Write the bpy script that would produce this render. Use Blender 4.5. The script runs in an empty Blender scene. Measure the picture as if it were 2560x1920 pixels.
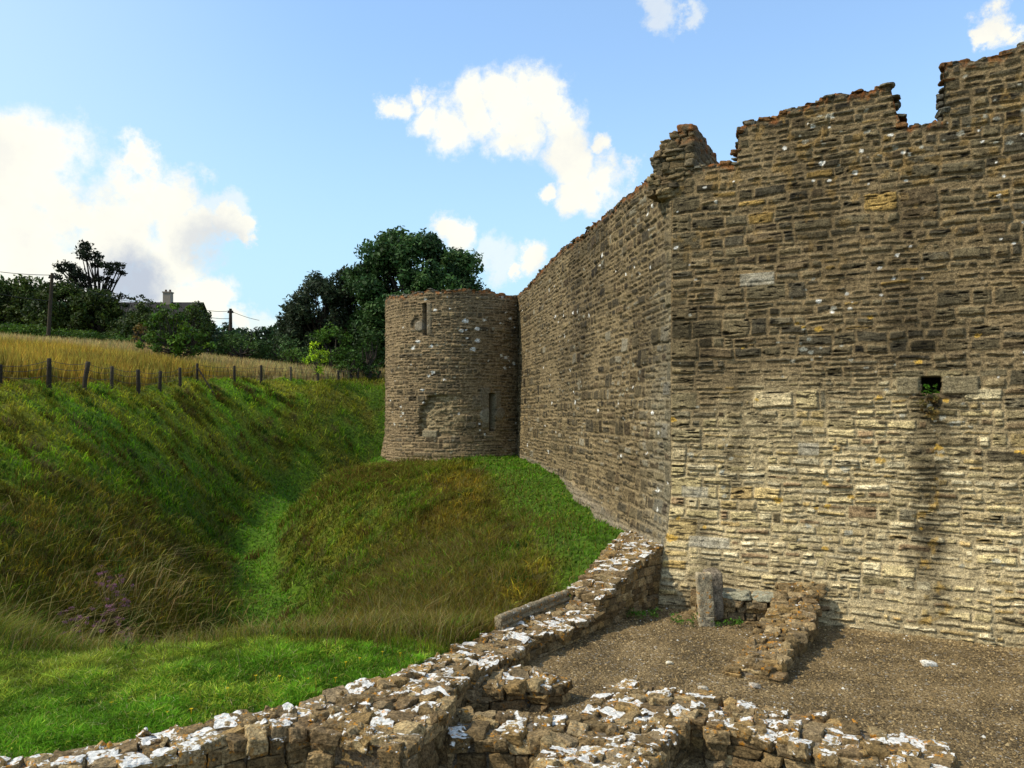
import bpy, math, random
import numpy as np
from mathutils import Vector
R = math.radians
random.seed(7); rng = np.random.default_rng(7)

# ------------------------------------------------------------------ camera
F = 1720.0; CX = 1106.0; HY = 890.0; CZ = 4.0          # focal length and horizon measured on a 2212 px wide print
sc = bpy.context.scene
col = sc.collection
cam = bpy.data.cameras.new('camera'); camo = bpy.data.objects.new('camera', cam); col.objects.link(camo)
cam.sensor_width = 36; cam.lens = 36*F/2212; cam.shift_y = 0.0273; cam.clip_end = 5000; cam.clip_start = .05
camo.location = (0, 0, CZ); camo.rotation_euler = (R(90), 0, 0); sc.camera = camo
def P(x, y, d): return ((x-CX)/F*d, d, CZ+(HY-y)/F*d)    # a measured point at distance d

# ------------------------------------------------------------------ light
SUN_AZ, SUN_EL = R(-104), R(48)
sc.view_settings.view_transform = 'Standard'; sc.view_settings.look = 'None'
sc.view_settings.exposure = 0.0; sc.view_settings.gamma = 1.0
sl = bpy.data.lights.new('sun', 'SUN'); sl.energy = 4.2; sl.angle = R(1.5); sl.color = (1, .915, .75)
so = bpy.data.objects.new('sun', sl); col.objects.link(so)
sd = Vector((math.sin(SUN_AZ)*math.cos(SUN_EL), math.cos(SUN_AZ)*math.cos(SUN_EL), math.sin(SUN_EL)))
so.rotation_euler = sd.to_track_quat('Z', 'Y').to_euler(); so.location = sd*50

world = bpy.data.worlds.new('World'); sc.world = world; world.use_nodes = True
nt = world.node_tree; N = nt.nodes; L = nt.links; N.clear()
def nd(t, **k):
    n = nt.nodes.new(t)
    for a, b in k.items(): setattr(n, a, b)
    return n
def mth(op, a, b=None, c=None, clamp=False):
    n = nt.nodes.new('ShaderNodeMath'); n.operation = op; n.use_clamp = clamp
    for i, v in enumerate((a, b, c)):
        if v is None: continue
        if isinstance(v, (int, float)): n.inputs[i].default_value = v
        else: nt.links.new(v, n.inputs[i])
    return n.outputs[0]
def mixc(f, a, b, bt='MIX'):
    n = nt.nodes.new('ShaderNodeMix'); n.data_type = 'RGBA'; n.blend_type = bt
    for s, v in ((n.inputs[0], f), (n.inputs[6], a), (n.inputs[7], b)):
        if isinstance(v, (int, float)): s.default_value = v
        elif isinstance(v, tuple): s.default_value = (*v, 1)
        else: nt.links.new(v, s)
    return n.outputs[2]
def noise(vec, scale, detail=4, rough=.55, out='Fac'):
    n = nt.nodes.new('ShaderNodeTexNoise'); n.inputs['Scale'].default_value = scale
    n.inputs['Detail'].default_value = detail; n.inputs['Roughness'].default_value = rough
    if vec is not None: nt.links.new(vec, n.inputs['Vector'])
    return n.outputs[out]
def smooth(v, a, b, lo=0., hi=1.):
    n = nt.nodes.new('ShaderNodeMapRange'); n.interpolation_type = 'SMOOTHSTEP'
    nt.links.new(v, n.inputs[0])
    for i, x in zip((1, 2, 3, 4), (a, b, lo, hi)): n.inputs[i].default_value = x
    return n.outputs[0]
tc = nd('ShaderNodeTexCoord'); vdir = tc.outputs['Generated']
sky = nd('ShaderNodeTexSky', sky_type='NISHITA', sun_disc=False)
sky.sun_elevation = SUN_EL; sky.sun_rotation = SUN_AZ % (2*math.pi)
sky.air_density = 1.0; sky.dust_density = .6; sky.ozone_density = 1.6
sepd = nd('ShaderNodeSeparateXYZ'); L.new(vdir, sepd.inputs[0])
# clouds: round puffs in fixed directions of the sky, frayed by noise
puffs = [(x_, y_, r_*1.12) for x_, y_, r_ in [(10,370,150),(85,330,110),(140,420,90),(50,520,200),(190,430,50),(310,335,44),(300,400,80),(250,480,120),(365,420,65),
 (405,500,70),(475,485,38),(200,620,130),(370,560,90),(440,650,60),(520,690,40),(0,650,170),(330,640,90),(505,500,22),
 (835,205,36),(880,200,34),(905,245,48),(960,270,62),(1040,260,62),(1110,255,66),(1180,235,64),(1205,290,68),(1240,350,60),
 (1320,375,62),(1370,360,36),(1250,410,62),(1220,440,38),(1165,410,26),(965,480,38),(992,510,38),(1160,570,34),(1120,592,22),
 (1300,290,24),(2165,78,36),(2128,98,22),(2205,80,26),(-200,480,260),(-420,560,260),(2700,500,200),(2900,440,240)]]
faint = [(1420,4,60),(1480,8,45),(480,470,60),(560,690,60),(1080,580,60)]
wrp = noise(vdir, 7, 11, .66, 'Color')
wv = nd('ShaderNodeVectorMath', operation='MULTIPLY_ADD'); L.new(wrp, wv.inputs[0]); wv.inputs[1].default_value = (.13,)*3
ofs = nd('ShaderNodeVectorMath', operation='SUBTRACT'); L.new(vdir, ofs.inputs[0]); ofs.inputs[1].default_value = (.065,)*3
L.new(ofs.outputs[0], wv.inputs[2])
def field(lst):
    acc = None
    for (x, y, r) in lst:
        d = Vector(((x-CX)/F, 1, (HY-y)/F)); ln = d.length; d.normalize()
        di = nd('ShaderNodeVectorMath', operation='DISTANCE'); L.new(wv.outputs[0], di.inputs[0]); di.inputs[1].default_value = d
        f = mth('MULTIPLY_ADD', di.outputs['Value'], -1/(r/F/ln), 1.0)
        acc = f if acc is None else mth('MAXIMUM', acc, f)
    return acc
n1 = noise(vdir, 16, 12, .68)
cf = mth('ADD', field(puffs), mth('MULTIPLY_ADD', n1, 1.9, -.97))
cm = smooth(cf, -.20, .55)
ff = mth('ADD', field(faint), mth('MULTIPLY_ADD', n1, 1.6, -.8))
fm = mth('MULTIPLY', smooth(ff, 0, .5), .55)
cm = mth('MAXIMUM', cm, fm)
# clouds all over the rest of the sky, seen only by the land
gen = mth('MULTIPLY', smooth(noise(vdir, 2.6, 6, .55), .50, .66), smooth(sepd.outputs[1], .55, .30))
cm = mth('MAXIMUM', cm, gen)
gd = Vector(((285-CX)/F, 1, (HY-605)/F)).normalized()
gd2 = Vector(((455-CX)/F, 1, (HY-540)/F)).normalized()
def near(dv, r):
    di = nd('ShaderNodeVectorMath', operation='DISTANCE'); L.new(wv.outputs[0], di.inputs[0]); di.inputs[1].default_value = dv
    return smooth(di.outputs['Value'], r, r*.3)
gsh = mth('MAXIMUM', near(gd, .058), mth('MULTIPLY', near(gd2, .05), .55))
ccol = mixc(smooth(noise(vdir, 9, 6, .6), .42, .70), (10.9, 10.7, 9.3), (9.5, 9.4, 8.7))
ccol = mixc(gsh, ccol, (5.6, 6.2, 7.2))
# pale summer sky, whiter toward the horizon and the sun
skc = mixc(1.0, sky.outputs[0], (2.15, 2.50, 2.95), 'MULTIPLY')
skc = mixc(smooth(sepd.outputs[0], -.15, -.75, 0, .55), skc, (8.2, 9.6, 10.0))
skc = mixc(smooth(sepd.outputs[2], .46, -.02, .26, .95), skc, (5.6, 8.3, 9.2))
vs = nd('ShaderNodeVectorMath', operation='DISTANCE'); L.new(vdir, vs.inputs[0]); vs.inputs[1].default_value = Vector(((-500-CX)/F, 1, (HY+300)/F)).normalized()
allc = mixc(cm, skc, ccol)
bg = nd('ShaderNodeBackground'); L.new(allc, bg.inputs[0]); bg.inputs[1].default_value = .1
wo = nd('ShaderNodeOutputWorld'); L.new(bg.outputs[0], wo.inputs[0])

# ------------------------------------------------------------------ numpy noise
_T2 = rng.random((256, 256)); _T3 = rng.random((32, 32, 32))
def vn2(x, y, s=0):
    x = np.asarray(x, float)+s*17.31+1000; y = np.asarray(y, float)+s*9.77+1000
    xi = np.floor(x).astype(int); yi = np.floor(y).astype(int); fx = x-xi; fy = y-yi
    fx = fx*fx*(3-2*fx); fy = fy*fy*(3-2*fy)
    a, b, c, d = xi % 256, (xi+1) % 256, yi % 256, (yi+1) % 256
    return (_T2[a, c]*(1-fx)+_T2[b, c]*fx)*(1-fy)+(_T2[a, d]*(1-fx)+_T2[b, d]*fx)*fy
def fb2(x, y, s=0, o=4, g=.5):
    t = 0; a = 1; w = 0
    for i in range(o):
        t = t+a*vn2(x*2**i, y*2**i, s+i*3.3); w += a; a *= g
    return t/w
def vn3(p, s=0):
    p = p+np.array([s*7.3+100, s*3.1+200, s*5.7+300]); i = np.floor(p).astype(int); f = p-i; f = f*f*(3-2*f)
    a = i % 32; b = (i+1) % 32; r = 0
    for dx in (0, 1):
        for dy in (0, 1):
            for dz in (0, 1):
                w = (f[..., 0] if dx else 1-f[..., 0])*(f[..., 1] if dy else 1-f[..., 1])*(f[..., 2] if dz else 1-f[..., 2])
                r = r+w*_T3[(b if dx else a)[..., 0], (b if dy else a)[..., 1], (b if dz else a)[..., 2]]
    return r
def fb3(p, s=0, o=3): return sum(vn3(p*2**i, s+i)*.5**i for i in range(o))/sum(.5**i for i in range(o))
def sst(a, b, x):
    t = np.clip((x-a)/(b-a), 0, 1); return t*t*(3-2*t)
def lerp(a, b, t): return a+(b-a)*t
def inpoly(x, y, poly):
    r = np.zeros(np.shape(x), bool); n = len(poly)
    for i in range(n):
        x0, y0 = poly[i]; x1, y1 = poly[(i+1) % n]
        if y0 == y1: continue
        c = ((y0 > y) != (y1 > y)) & (x < (x1-x0)*(y-y0)/(y1-y0)+x0); r ^= c
    return r

# ------------------------------------------------------------------ object helpers
def mk(name, V, Fc, mat, parent=None, cola=None, lich=None, smoothf=True, label=None, loc=None):
    V = np.asarray(V, np.float32).reshape(-1, 3); Fc = np.asarray(Fc, np.int32); k = Fc.shape[1]; n = len(Fc)
    if loc is not None: V = V-np.array(loc, np.float32)
    me = bpy.data.meshes.new(name); me.vertices.add(len(V)); me.vertices.foreach_set('co', V.ravel())
    me.loops.add(n*k); me.loops.foreach_set('vertex_index', Fc.ravel())
    me.polygons.add(n); me.polygons.foreach_set('loop_start', np.arange(n, dtype=np.int32)*k)
    me.polygons.foreach_set('use_smooth', np.full(n, bool(smoothf)))
    me.update(calc_edges=True)
    if cola is not None:
        a = me.color_attributes.new('Col', 'FLOAT_COLOR', 'POINT')
        c = np.ones((len(V), 4), np.float32); c[:, :3] = np.clip(cola, 0, 1)
        a.data.foreach_set('color', c.ravel())
    if lich is not None:
        a = me.attributes.new('lich', 'FLOAT', 'POINT'); a.data.foreach_set('value', np.asarray(lich, np.float32).ravel())
    me.materials.append(mat)
    o = bpy.data.objects.new(name, me); col.objects.link(o)
    if loc is not None: o.location = loc
    if parent is not None: o.parent = parent; o.location = (0, 0, 0)
    if label: o['label'] = label
    return o
def tag(o, label, cat, group=None, kind=None):
    o['label'] = label; o['category'] = cat
    if group: o['group'] = group
    if kind: o['kind'] = kind
    return o
def empty(name, loc, label, cat, group=None):
    o = bpy.data.objects.new(name, None); o.empty_display_size = .3; o.location = loc; col.objects.link(o)
    return tag(o, label, cat, group)
def child(name, V, Fc, mat, root, **k):       # world-space vertices under an unrotated empty
    return mk(name, np.asarray(V, float).reshape(-1, 3)-np.array(root.location), Fc, mat, parent=root, **k)
def gridfaces(nu, nv, flip=False):
    i = np.arange(nu-1)[:, None]*nv+np.arange(nv-1)[None, :]; i = i.ravel()
    f = np.stack([i, i+nv, i+nv+1, i+1], 1)
    return f[:, ::-1] if flip else f
class MB:                                     # collects simple solids
    def __init__(s): s.V = []; s.F = []; s.n = 0
    def add(s, V, Fq):
        V = np.asarray(V, float); s.V.append(V); s.F.append(np.asarray(Fq, int)+s.n); s.n += len(V); return s
    def box(s, c, h, rz=0, tilt=0):
        q = np.array([[x, y, z] for x in (-1, 1) for y in (-1, 1) for z in (-1, 1)], float)*np.array(h)
        q[:, 0] += q[:, 2]*tilt
        cr, sr = math.cos(rz), math.sin(rz)
        q = np.stack([q[:, 0]*cr-q[:, 1]*sr, q[:, 0]*sr+q[:, 1]*cr, q[:, 2]], 1)+np.array(c)
        return s.add(q, [[0, 1, 3, 2], [4, 6, 7, 5], [0, 4, 5, 1], [2, 3, 7, 6], [0, 2, 6, 4], [1, 5, 7, 3]])
    def tube(s, pts, rad, k=7, wob=0):
        pts = np.asarray(pts, float); n = len(pts); rad = np.broadcast_to(rad, (n,))
        V = []
        for i in range(n):
            t = pts[min(i+1, n-1)]-pts[max(i-1, 0)]; t = t/(np.linalg.norm(t)+1e-9)
            a = np.cross(t, [0.13, .97, .2] if abs(t[2]) > .6 else [0, 0, 1.]); a /= np.linalg.norm(a)+1e-9; b = np.cross(t, a)
            for j in range(k):
                an = 2*math.pi*j/k; rr = rad[i]*(1+wob*(random.random()-.5))
                V.append(pts[i]+(a*math.cos(an)+b*math.sin(an))*rr)
        f = [[i*k+j, i*k+(j+1) % k, (i+1)*k+(j+1) % k, (i+1)*k+j] for i in range(n-1) for j in range(k)]
        V.append(pts[0]); V.append(pts[-1]); m = n*k
        f += [[m, (j+1) % k, j, j] for j in range(k)]+[[m+1, (n-1)*k+j, (n-1)*k+(j+1) % k, (n-1)*k+(j+1) % k] for j in range(k)]
        return s.add(V, f)
    def get(s): return np.concatenate(s.V), np.concatenate(s.F)

# fix degenerate quads from tubes (triangles written as quads) by building with bmesh-free validate
def mkb(name, mb, mat, root=None, cola=None, smoothf=True, **k):
    V, Fq = mb.get()
    if cola is not None: cola = np.broadcast_to(cola, (len(V), 3))
    o = (child(name, V, Fq, mat, root, cola=cola, smoothf=smoothf, **k) if root is not None else mk(name, V, Fq, mat, cola=cola, smoothf=smoothf, **k))
    o.data.validate(); return o

# ------------------------------------------------------------------ materials
def newmat(name):
    global nt, N, L
    m = bpy.data.materials.new(name); m.use_nodes = True; nt = m.node_tree; N = nt.nodes; L = nt.links
    b = N['Principled BSDF']; b.inputs['Roughness'].default_value = .92; b.inputs['Specular IOR Level'].default_value = .15
    return m, b
def attr(name, out='Color'):
    a = nd('ShaderNodeAttribute'); a.attribute_name = name; return a.outputs[out]
def bump(b, h, strength, dist):
    n = nd('ShaderNodeBump'); n.inputs['Strength'].default_value = strength; n.inputs['Distance'].default_value = dist
    L.new(h, n.inputs['Height']); L.new(n.outputs[0], b.inputs['Normal'])
def scal(c, f):
    n = nd('ShaderNodeVectorMath', operation='SCALE'); L.new(c, n.inputs[0]); L.new(f, n.inputs['Scale']); return n.outputs[0]
def stone_mat(name, lichen=False, fine=45):
    m, b = newmat(name); tcn = nd('ShaderNodeTexCoord'); v = tcn.outputs['Object']
    g = nd('ShaderNodeNewGeometry'); v = g.outputs['Position']
    f1 = noise(v, fine, 6, .7); f2 = noise(v, fine*.28, 4, .6)
    k = mth('MULTIPLY', smooth(f1, .28, .74, .35, 1.75), smooth(f2, .25, .75, .66, 1.34))
    k = mth('MULTIPLY', k, smooth(noise(v, fine*.7, 5, .75), .36, .44, .38, 1.0))
    c = scal(attr('Col'), k)
    if lichen:
        mp = nd('ShaderNodeSeparateXYZ'); L.new(g.outputs['Normal'], mp.inputs[0])
        up = smooth(mp.outputs[2], .25, .75)
        p = noise(v, 8.5, 7, .62); q = noise(v, 21, 5, .6)
        fld = mth('ADD', mth('MULTIPLY', p, .7), mth('MULTIPLY', q, .3))
        li = mth('MULTIPLY', attr('lich', 'Fac'), mth('MULTIPLY_ADD', up, .8, .2))
        thr = mth('MULTIPLY_ADD', li, -.160, .664)
        w = smooth(mth('SUBTRACT', fld, thr), -.008, .014)
        lc = nd('ShaderNodeVectorMath', operation='SCALE'); lc.inputs[0].default_value = (.70, .675, .615); L.new(mth('MULTIPLY', smooth(q, .3, .7, .66, 1.15), smooth(f1, .34, .46, .45, 1.0)), lc.inputs['Scale'])
        c = mixc(w, c, lc.outputs[0])
        o_ = noise(v, 11, 5, .65); ow = mth('MULTIPLY', smooth(o_, .58, .64), smooth(attr('lich', 'Fac'), .05, .3))
        c = mixc(mth('MULTIPLY', ow, .85), c, (.50, .21, .018))
    L.new(c, b.inputs['Base Color'])
    hh = mth('ADD', f1, mth('MULTIPLY', f2, 1.6)); bump(b, hh, .9, .012)
    return m
M = {}
M['wall'] = stone_mat('coursed_rubble')
M['low'] = stone_mat('lichened_rubble', True, 38)
def vcol_mat(name, lo=.75, hi=1.25, sc_=20, rough=.9, transl=0, bmp=0):
    m, b = newmat(name); g = nd('ShaderNodeNewGeometry')
    f = noise(g.outputs['Position'], sc_, 4, .6); c = scal(attr('Col'), smooth(f, .3, .7, lo, hi))
    L.new(c, b.inputs['Base Color']); b.inputs['Roughness'].default_value = rough
    if bmp: bump(b, f, .8, bmp)
    if transl:
        t = nd('ShaderNodeBsdfTranslucent'); L.new(c, t.inputs[0]); mx = nd('ShaderNodeMixShader'); mx.inputs[0].default_value = transl
        L.new(b.outputs[0], mx.inputs[1]); L.new(t.outputs[0], mx.inputs[2]); L.new(mx.outputs[0], N['Material Output'].inputs[0])
    return m
M['blade'] = vcol_mat('grass_blades', .7, 1.3, 3, .8, .35)
M['leaf'] = vcol_mat('leaves', .65, 1.35, 1.2, .6, .25)
M['bark'] = vcol_mat('bark', .6, 1.3, 14, .9, 0, .02)
M['wood'] = vcol_mat('weathered_wood', .55, 1.35, 25, .9, 0, .01)
M['turf'] = vcol_mat('turf', .45, 1.5, 7, .95, 0, .08)
M['plain'] = vcol_mat('plain', .8, 1.2, 30, .7)
def gravel_mat():
    m, b = newmat('gravel'); g = nd('ShaderNodeNewGeometry'); v = g.outputs['Position']
    vo = nd('ShaderNodeTexVoronoi'); vo.inputs['Scale'].default_value = 34; L.new(v, vo.inputs['Vector'])
    f = noise(v, 60, 4, .7); lg = noise(v, 1.1, 4, .6)
    sp = nd('ShaderNodeSeparateColor'); L.new(vo.outputs['Color'], sp.inputs[0])
    c = mixc(sp.outputs[0], (.115, .078, .036), (.37, .265, .13)); c = mixc(smooth(sp.outputs[1], .94, .98), c, (.48, .42, .33))
    k = mth('MULTIPLY', smooth(f, .3, .75, .55, 1.4), smooth(lg, .35, .65, .58, 1.25)); c = scal(c, k)
    L.new(c, b.inputs['Base Color'])
    bump(b, mth('ADD', mth('MULTIPLY', vo.outputs['Distance'], -1.2), f), 1, .03); return m
M['gravel'] = gravel_mat()
C_ = lambda *a: np.array(a, float)

# ------------------------------------------------------------------ plan of the castle
C0 = np.array([3.34, 16.70])                               # outer corner of the two curtain walls
d1 = np.array([-.153, .988]); n1_ = np.array([-.988, -.153])
d2 = np.array([.883, -.469]); n2_ = np.array([-.469, -.883])
TC = np.array([-2.6, 38.3]); TR = 3.42                     # round tower
# low wall stations: (outer xy, inner xy, top z)
WA = [((-9.2, 5.3), (-8.9, 4.8), .75), ((-4.84, 7.52), (-4.45, 7.08), .72), ((-3.95, 7.94), (-3.55, 7.42), .72), ((-3.23, 8.47), (-2.82, 7.86), .74),
      ((-2.61, 8.87), (-2.2, 8.22), .72), ((-1.57, 10.1), (-.80, 9.35), .66), ((-1.2, 11.1), (-.62, 10.5), .52), ((-.86, 12.2), (-.08, 11.6), .42),
      ((-.32, 13.45), (.27, 12.75), .31), ((.6, 14.75), (1.1, 13.85), .31), ((1.05, 15.4), (1.5, 14.42), .33), ((1.2, 15.65), (1.68, 14.65), .62),
      ((1.75, 16.6), (2.12, 15.25), .86), ((2.3, 17.9), (2.62, 16.05), 1.10), ((2.78, 18.9), (3.15, 16.6), 1.2)]
mid = [((a[0]+b[0])/2, (a[1]+b[1])/2) for a, b, z in WA]
yard_poly = [(-16, 1.2)]+mid+[(3.6, 17.2), tuple(C0+d2*5+[.3, .5]), tuple(C0+d2*16+[.3, .5]), (18, -8), (-16, -8)]

# ------------------------------------------------------------------ terrain
cp = [(-4.9,7.6,.62),(-9,5.6,.6),(-2.6,8.9,.62),(-1.5,10.2,.58),(-.9,12.2,.38),(-.40,13.6,.22),(.35,14.6,.16),(.9,15.4,.22),(1.0,16.3,.55),(2.3,18,1.0),(2.9,19.6,1.1),
 (1.83,26.5,1.66),(1.05,31.5,1.9),(-2.6,34.6,1.95),(-6.2,38,1.85),(.3,35.3,2.0),(-.6,33,1.9),(.2,26.5,1.5),(.9,21,1.0),(-4.5,34.5,1.7),(-6.9,36,1.3),
 (-7.7,12,.5),(-4,12,.5),(-1.8,12.4,.42),(-6,9.5,.58),(-5.7,14,-.9),(-4,13.5,-.25),
 (-6.6,16.5,-2.1),(-6.7,20,-2.15),(-7.3,23.5,-2.0),(-9.2,28.3,-1.6),(-11.0,35,-1.1),(-11.5,42,-.8),(-8,48,-.5),(-2,51,-.3),(-8.7,26,-1.85),
 (-8.9,31,-.5),(-7.7,30,.62),(-9.7,31,-1.45),(-8.0,33.5,.95),(-9.6,34,-.4),(-8.6,38,.2),(-10.6,31.5,-1.35),(-7.4,21.5,-2.1),(-6.0,20,-2.0),(-3,23,-.2),(-1.5,20,.3),(-.5,17,.38),(-2.2,15,0),(-3.9,19,-.6),(-4.1,17.2,-.75),(-5.3,22.5,-.85),(-6.4,23,-1.9),(-4,28,1.15),(-6.2,30,1.1),(-1.8,26,1.15),(-3,25,.55),(-6.4,27,-.1),(-7.5,27,-1.4),(-8.5,24,-1.75),(-9.6,27.5,-1.4),(-8.3,20,-1.0),(-9.0,22,-.9),
 (-9.6,15,.05),(-12.5,19.4,1.7),(-14.9,23.1,3.35),(-16.8,26,4.7),(-16.9,29,4.86),(-17.2,34,4.9),(-17.3,39,4.93),(-16.8,43,5.2),(-16.4,47,5.6),(-14.5,52,5.9),(-11,57,6.05),(-8,60,6.2),
 (-12.6,28,1.1),(-15,29,3.4),(-14,36,1.7),(-15.7,36,3.6),(-14,42,2.1),(-11.6,50,3.6),(-5,57,5),(-13.6,47,3.4),(-9,45,-.4),(-11,24,.6),(-13,32,1.0),
 (-14,12,3.0),(-12,8,1.5),(-10,6,.7),(-39,59,9.1),(-32,50,8.0),(-24,37,6.2),(-26.6,55,8.1),(-21,50,6.6),(-20.9,60,7.3),(-16.6,62,6.9),(-12,66,6.9),(0,70,6.8),
 (-60,40,9.5),(-30,30,6),(-45,90,8.8),(-25,90,8.0),(0,95,7.4),(30,80,7),(-42,72,9.0),(-22,72,7.6),(30,40,3),(10,30,1.5),(10,55,5),(-40,10,8),(-80,80,9.5),(-60,150,9),(0,160,8),(60,150,9),(5,22,1),(60,20,2),(0,-30,0),(40,-30,0),(-40,-30,4)]
cp = np.array(cp, float); A = np.hypot(cp[:, None, 0]-cp[None, :, 0], cp[:, None, 1]-cp[None, :, 1]); A = np.sqrt(A*A+1.2**2)
wz = np.linalg.solve(A+np.eye(len(cp))*-.02, cp[:, 2]-2.0)
def hz(x, y):
    x = np.asarray(x, float); y = np.asarray(y, float); s = np.full(x.shape, 2.0)
    for (px, py, _), w in zip(cp, wz): s = s+w*np.sqrt((x-px)**2+(y-py)**2+1.44)
    far = sst(130, 220, np.hypot(x, y-40)); s = s*(1-far)+9*far
    rough = sst(11.5, 14, y+.0*x)
    s = s+(fb2(x*.9, y*.9, 3)-.5)*.34*rough+(fb2(x*3.1, y*3.1, 5)-.5)*.16*(.3+.7*rough)
    return s
def hz_cut(x, y):
    return np.where(inpoly(x, y, yard_poly), -.35, hz(x, y))
fence_px = [(-150, 26.5, 24.5), (0, 845, 26.5), (105.5, 839, 29), (181, 835, 32), (241, 835, 34.5), (299, 841, 37), (345, 849, 39.5), (389, 837, 42), (426, 826, 44),
            (506, 830, 47.5), (564, 822, 50), (628, 822, 52.5), (686, 827, 54.5), (731, 822, 56.5), (773, 828, 58.5), (815, 830, 60)]
fence_xy = [((x-CX)/F*d, d) for x, y, d in fence_px]
fline = [(-60, -5), (-30, 5), (-22, 15)]+[(x-.45, y+.35) for x, y in fence_xy]+[(4, 63), (20, 68)]
field_poly = fline+[(60, 120), (-200, 160), (-200, -5)]
def wdist(x, y):
    d = np.full(np.shape(x), 99.)
    for (a, _, _), (b, _, _) in zip(WA[:-1], WA[1:]):
        ax_, ay = a; bx_, by = b; L2 = (bx_-ax_)**2+(by-ay)**2; t = np.clip(((x-ax_)*(bx_-ax_)+(y-ay)*(by-ay))/L2, 0, 1); d = np.minimum(d, np.hypot(x-ax_-t*(bx_-ax_), y-ay-t*(by-ay)))
    return d
def zonecol(x, y):
    """grass colour of the place: mown green, rough olive and brown, golden field"""
    x = np.asarray(x, float); y = np.asarray(y, float)
    n = fb2(x*.35, y*.35, 11, 4)[..., None]; n2 = fb2(x*1.7, y*1.7, 13, 3)[..., None]
    green = C_(.080, .150, .005); olive = C_(.13, .135, .008); brown = C_(.15, .11, .012); lush = C_(.070, .160, .007)
    c = green+(olive-green)*sst(.38, .62, n)
    c = lerp(c, brown*.9, sst(.56, .78, n2)*.55)
    # mown strips: beside the low wall, along the curtain wall, on the ditch floor
    mown = np.zeros(x.shape)
    lawn = sst(13.2, 10.8, y-.12*(x+4)+(fb2(x*.9, y*.9, 8)-.5)*2.2)*sst(-20, -9, x)
    mown = np.maximum(mown, lawn)
    dw = (x-C0[0])*n1_[0]+(y-C0[1])*n1_[1]; tt = (x-C0[0])*d1[0]+(y-C0[1])*d1[1]
    mown = np.maximum(mown, sst(3.5, 2.3, dw+fb2(x*.8, y*.8, 4)*.8)*(tt > -3))
    mown = np.maximum(mown, sst(2.3, 1.1, np.abs(np.hypot(x-TC[0], y-TC[1])-TR)))
    fx = np.interp(y, [12, 20, 23.5, 28.3, 35, 42], [-6.4, -6.7, -7.3, -9.2, -11, -11.5])
    mown = np.maximum(mown, .95*sst(1.25, .55, np.abs(x-fx)+(fb2(x*.7, y*.7, 6)-.5)*.5)*sst(50, 40, y))
    mown = mown*(x < 4)
    mc = lush*(.8+.5*n2)
    mc = lerp(mc, mc*C_(1.05, 1.12, .8), (sst(13.5, 15, y)*(x < -5))[..., None])
    wd_ = sst(.5, 3.6, wdist(x, y)+(n[..., 0]-.5)*2)[..., None]*lawn[..., None]; mc = lerp(mc, lerp(C_(.105, .165, .012), C_(.15, .155, .018), sst(.4, .65, n2)), wd_*.85)
    c = c+(mc-c)*mown[..., None]*.95
    # brown seed heads over the mound and the left slope
    mb = sst(7.5, 4.0, np.hypot((x+2.6)*1.05, (y-21)*.62))*(1-mown)
    mb2 = sst(5.0, 1.5, np.hypot((x+10.2)*1.0, (y-18.5)*.55))
    c = c+(C_(.20, .140, .010)*(.75+.6*n2)-c)*(np.maximum(mb, mb2*.8)[..., None]*sst(.30, .58, n+.25*(n2-.5))*.85)
    lipb = np.exp(-((y-12.6-.12*(x+4))/.7)**2)*(x < 0)
    c = c+(C_(.16, .14, .02)-c)*(lipb*.40)[..., None]
    c = c*(1+.95*sst(-11.5, -15.5, x)*sst(15, 19, y))[..., None]*np.where((x < -11) & (y > 15), 1, 1)[..., None]
    gold = inpoly(x, y, field_poly)
    gc = lerp(C_(.40, .27, .035), C_(.27, .21, .035), sst(.4, .65, n))
    gc = lerp(gc, C_(.42, .34, .17), sst(58, 46, x*0+70-y)*0+sst(46, 54, y)*.7*np.ones(n.shape[:-1])[..., None] if False else (sst(46, 54, y)*.6)[..., None])
    c = np.where(gold[..., None], gc, c)
    return c, mown, gold
xs = np.concatenate([[-900, -600, -400, -280, -200, -150, -115, -90, -75], np.arange(-62, -24, 1.2), np.arange(-24, 5, .17), np.arange(5, 40, 2.5), [45, 55, 70, 90, 120, 160, 220, 300, 420, 600, 900]])
ys = np.concatenate([[-600, -300, -150, -80, -40, -20, -8, -2, 2], np.arange(4, 30, .17), np.arange(30, 64, .28), np.arange(64, 110, 1.8), [115, 125, 140, 160, 190, 230, 300, 400, 600, 900, 1500]])
X, Y = np.meshgrid(xs, ys, indexing='ij'); Z = hz_cut(X, Y)
zc, _, _ = zonecol(X, Y)
ter = mk('grass_ground', np.stack([X, Y, Z], -1), gridfaces(len(xs), len(ys)), M['turf'], cola=(zc*.55+C_(.012, .010, .002)).reshape(-1, 3))
ter['kind'] = 'structure'; ter['label'] = 'grass banks, dry moat and fields round the castle'
# gravel yard
gx = np.concatenate([np.arange(-16, -5, .6), np.arange(-5, 10, .07), np.arange(10, 18.1, .5)]); gy = np.concatenate([np.arange(-8, 6, .8), np.arange(6, 17.6, .07)])
GX, GY = np.meshgrid(gx, gy, indexing='ij')
GZ = (fb2(GX*.6, GY*.6, 21)-.5)*.10+(fb2(GX*9, GY*9, 22)-.5)*.03
W2d = (GX-C0[0])*n2_[0]+(GY-C0[1])*n2_[1]
GZ += 0*sst(1.2, .2, W2d)*.06
gf = gridfaces(len(gx), len(gy)); cx_ = GX.ravel()[gf].mean(1); cy_ = GY.ravel()[gf].mean(1); gf = gf[inpoly(cx_, cy_, yard_poly)]
yard = mk('gravel_yard', np.stack([GX, GY, GZ], -1), gf, M['gravel']); yard['kind'] = 'structure'; yard['label'] = 'brown gravel ground between the low ruined walls and the curtain wall'
def gz(x, y): return (fb2(np.asarray(x)*.6, np.asarray(y)*.6, 21)-.5)*.10

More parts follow.
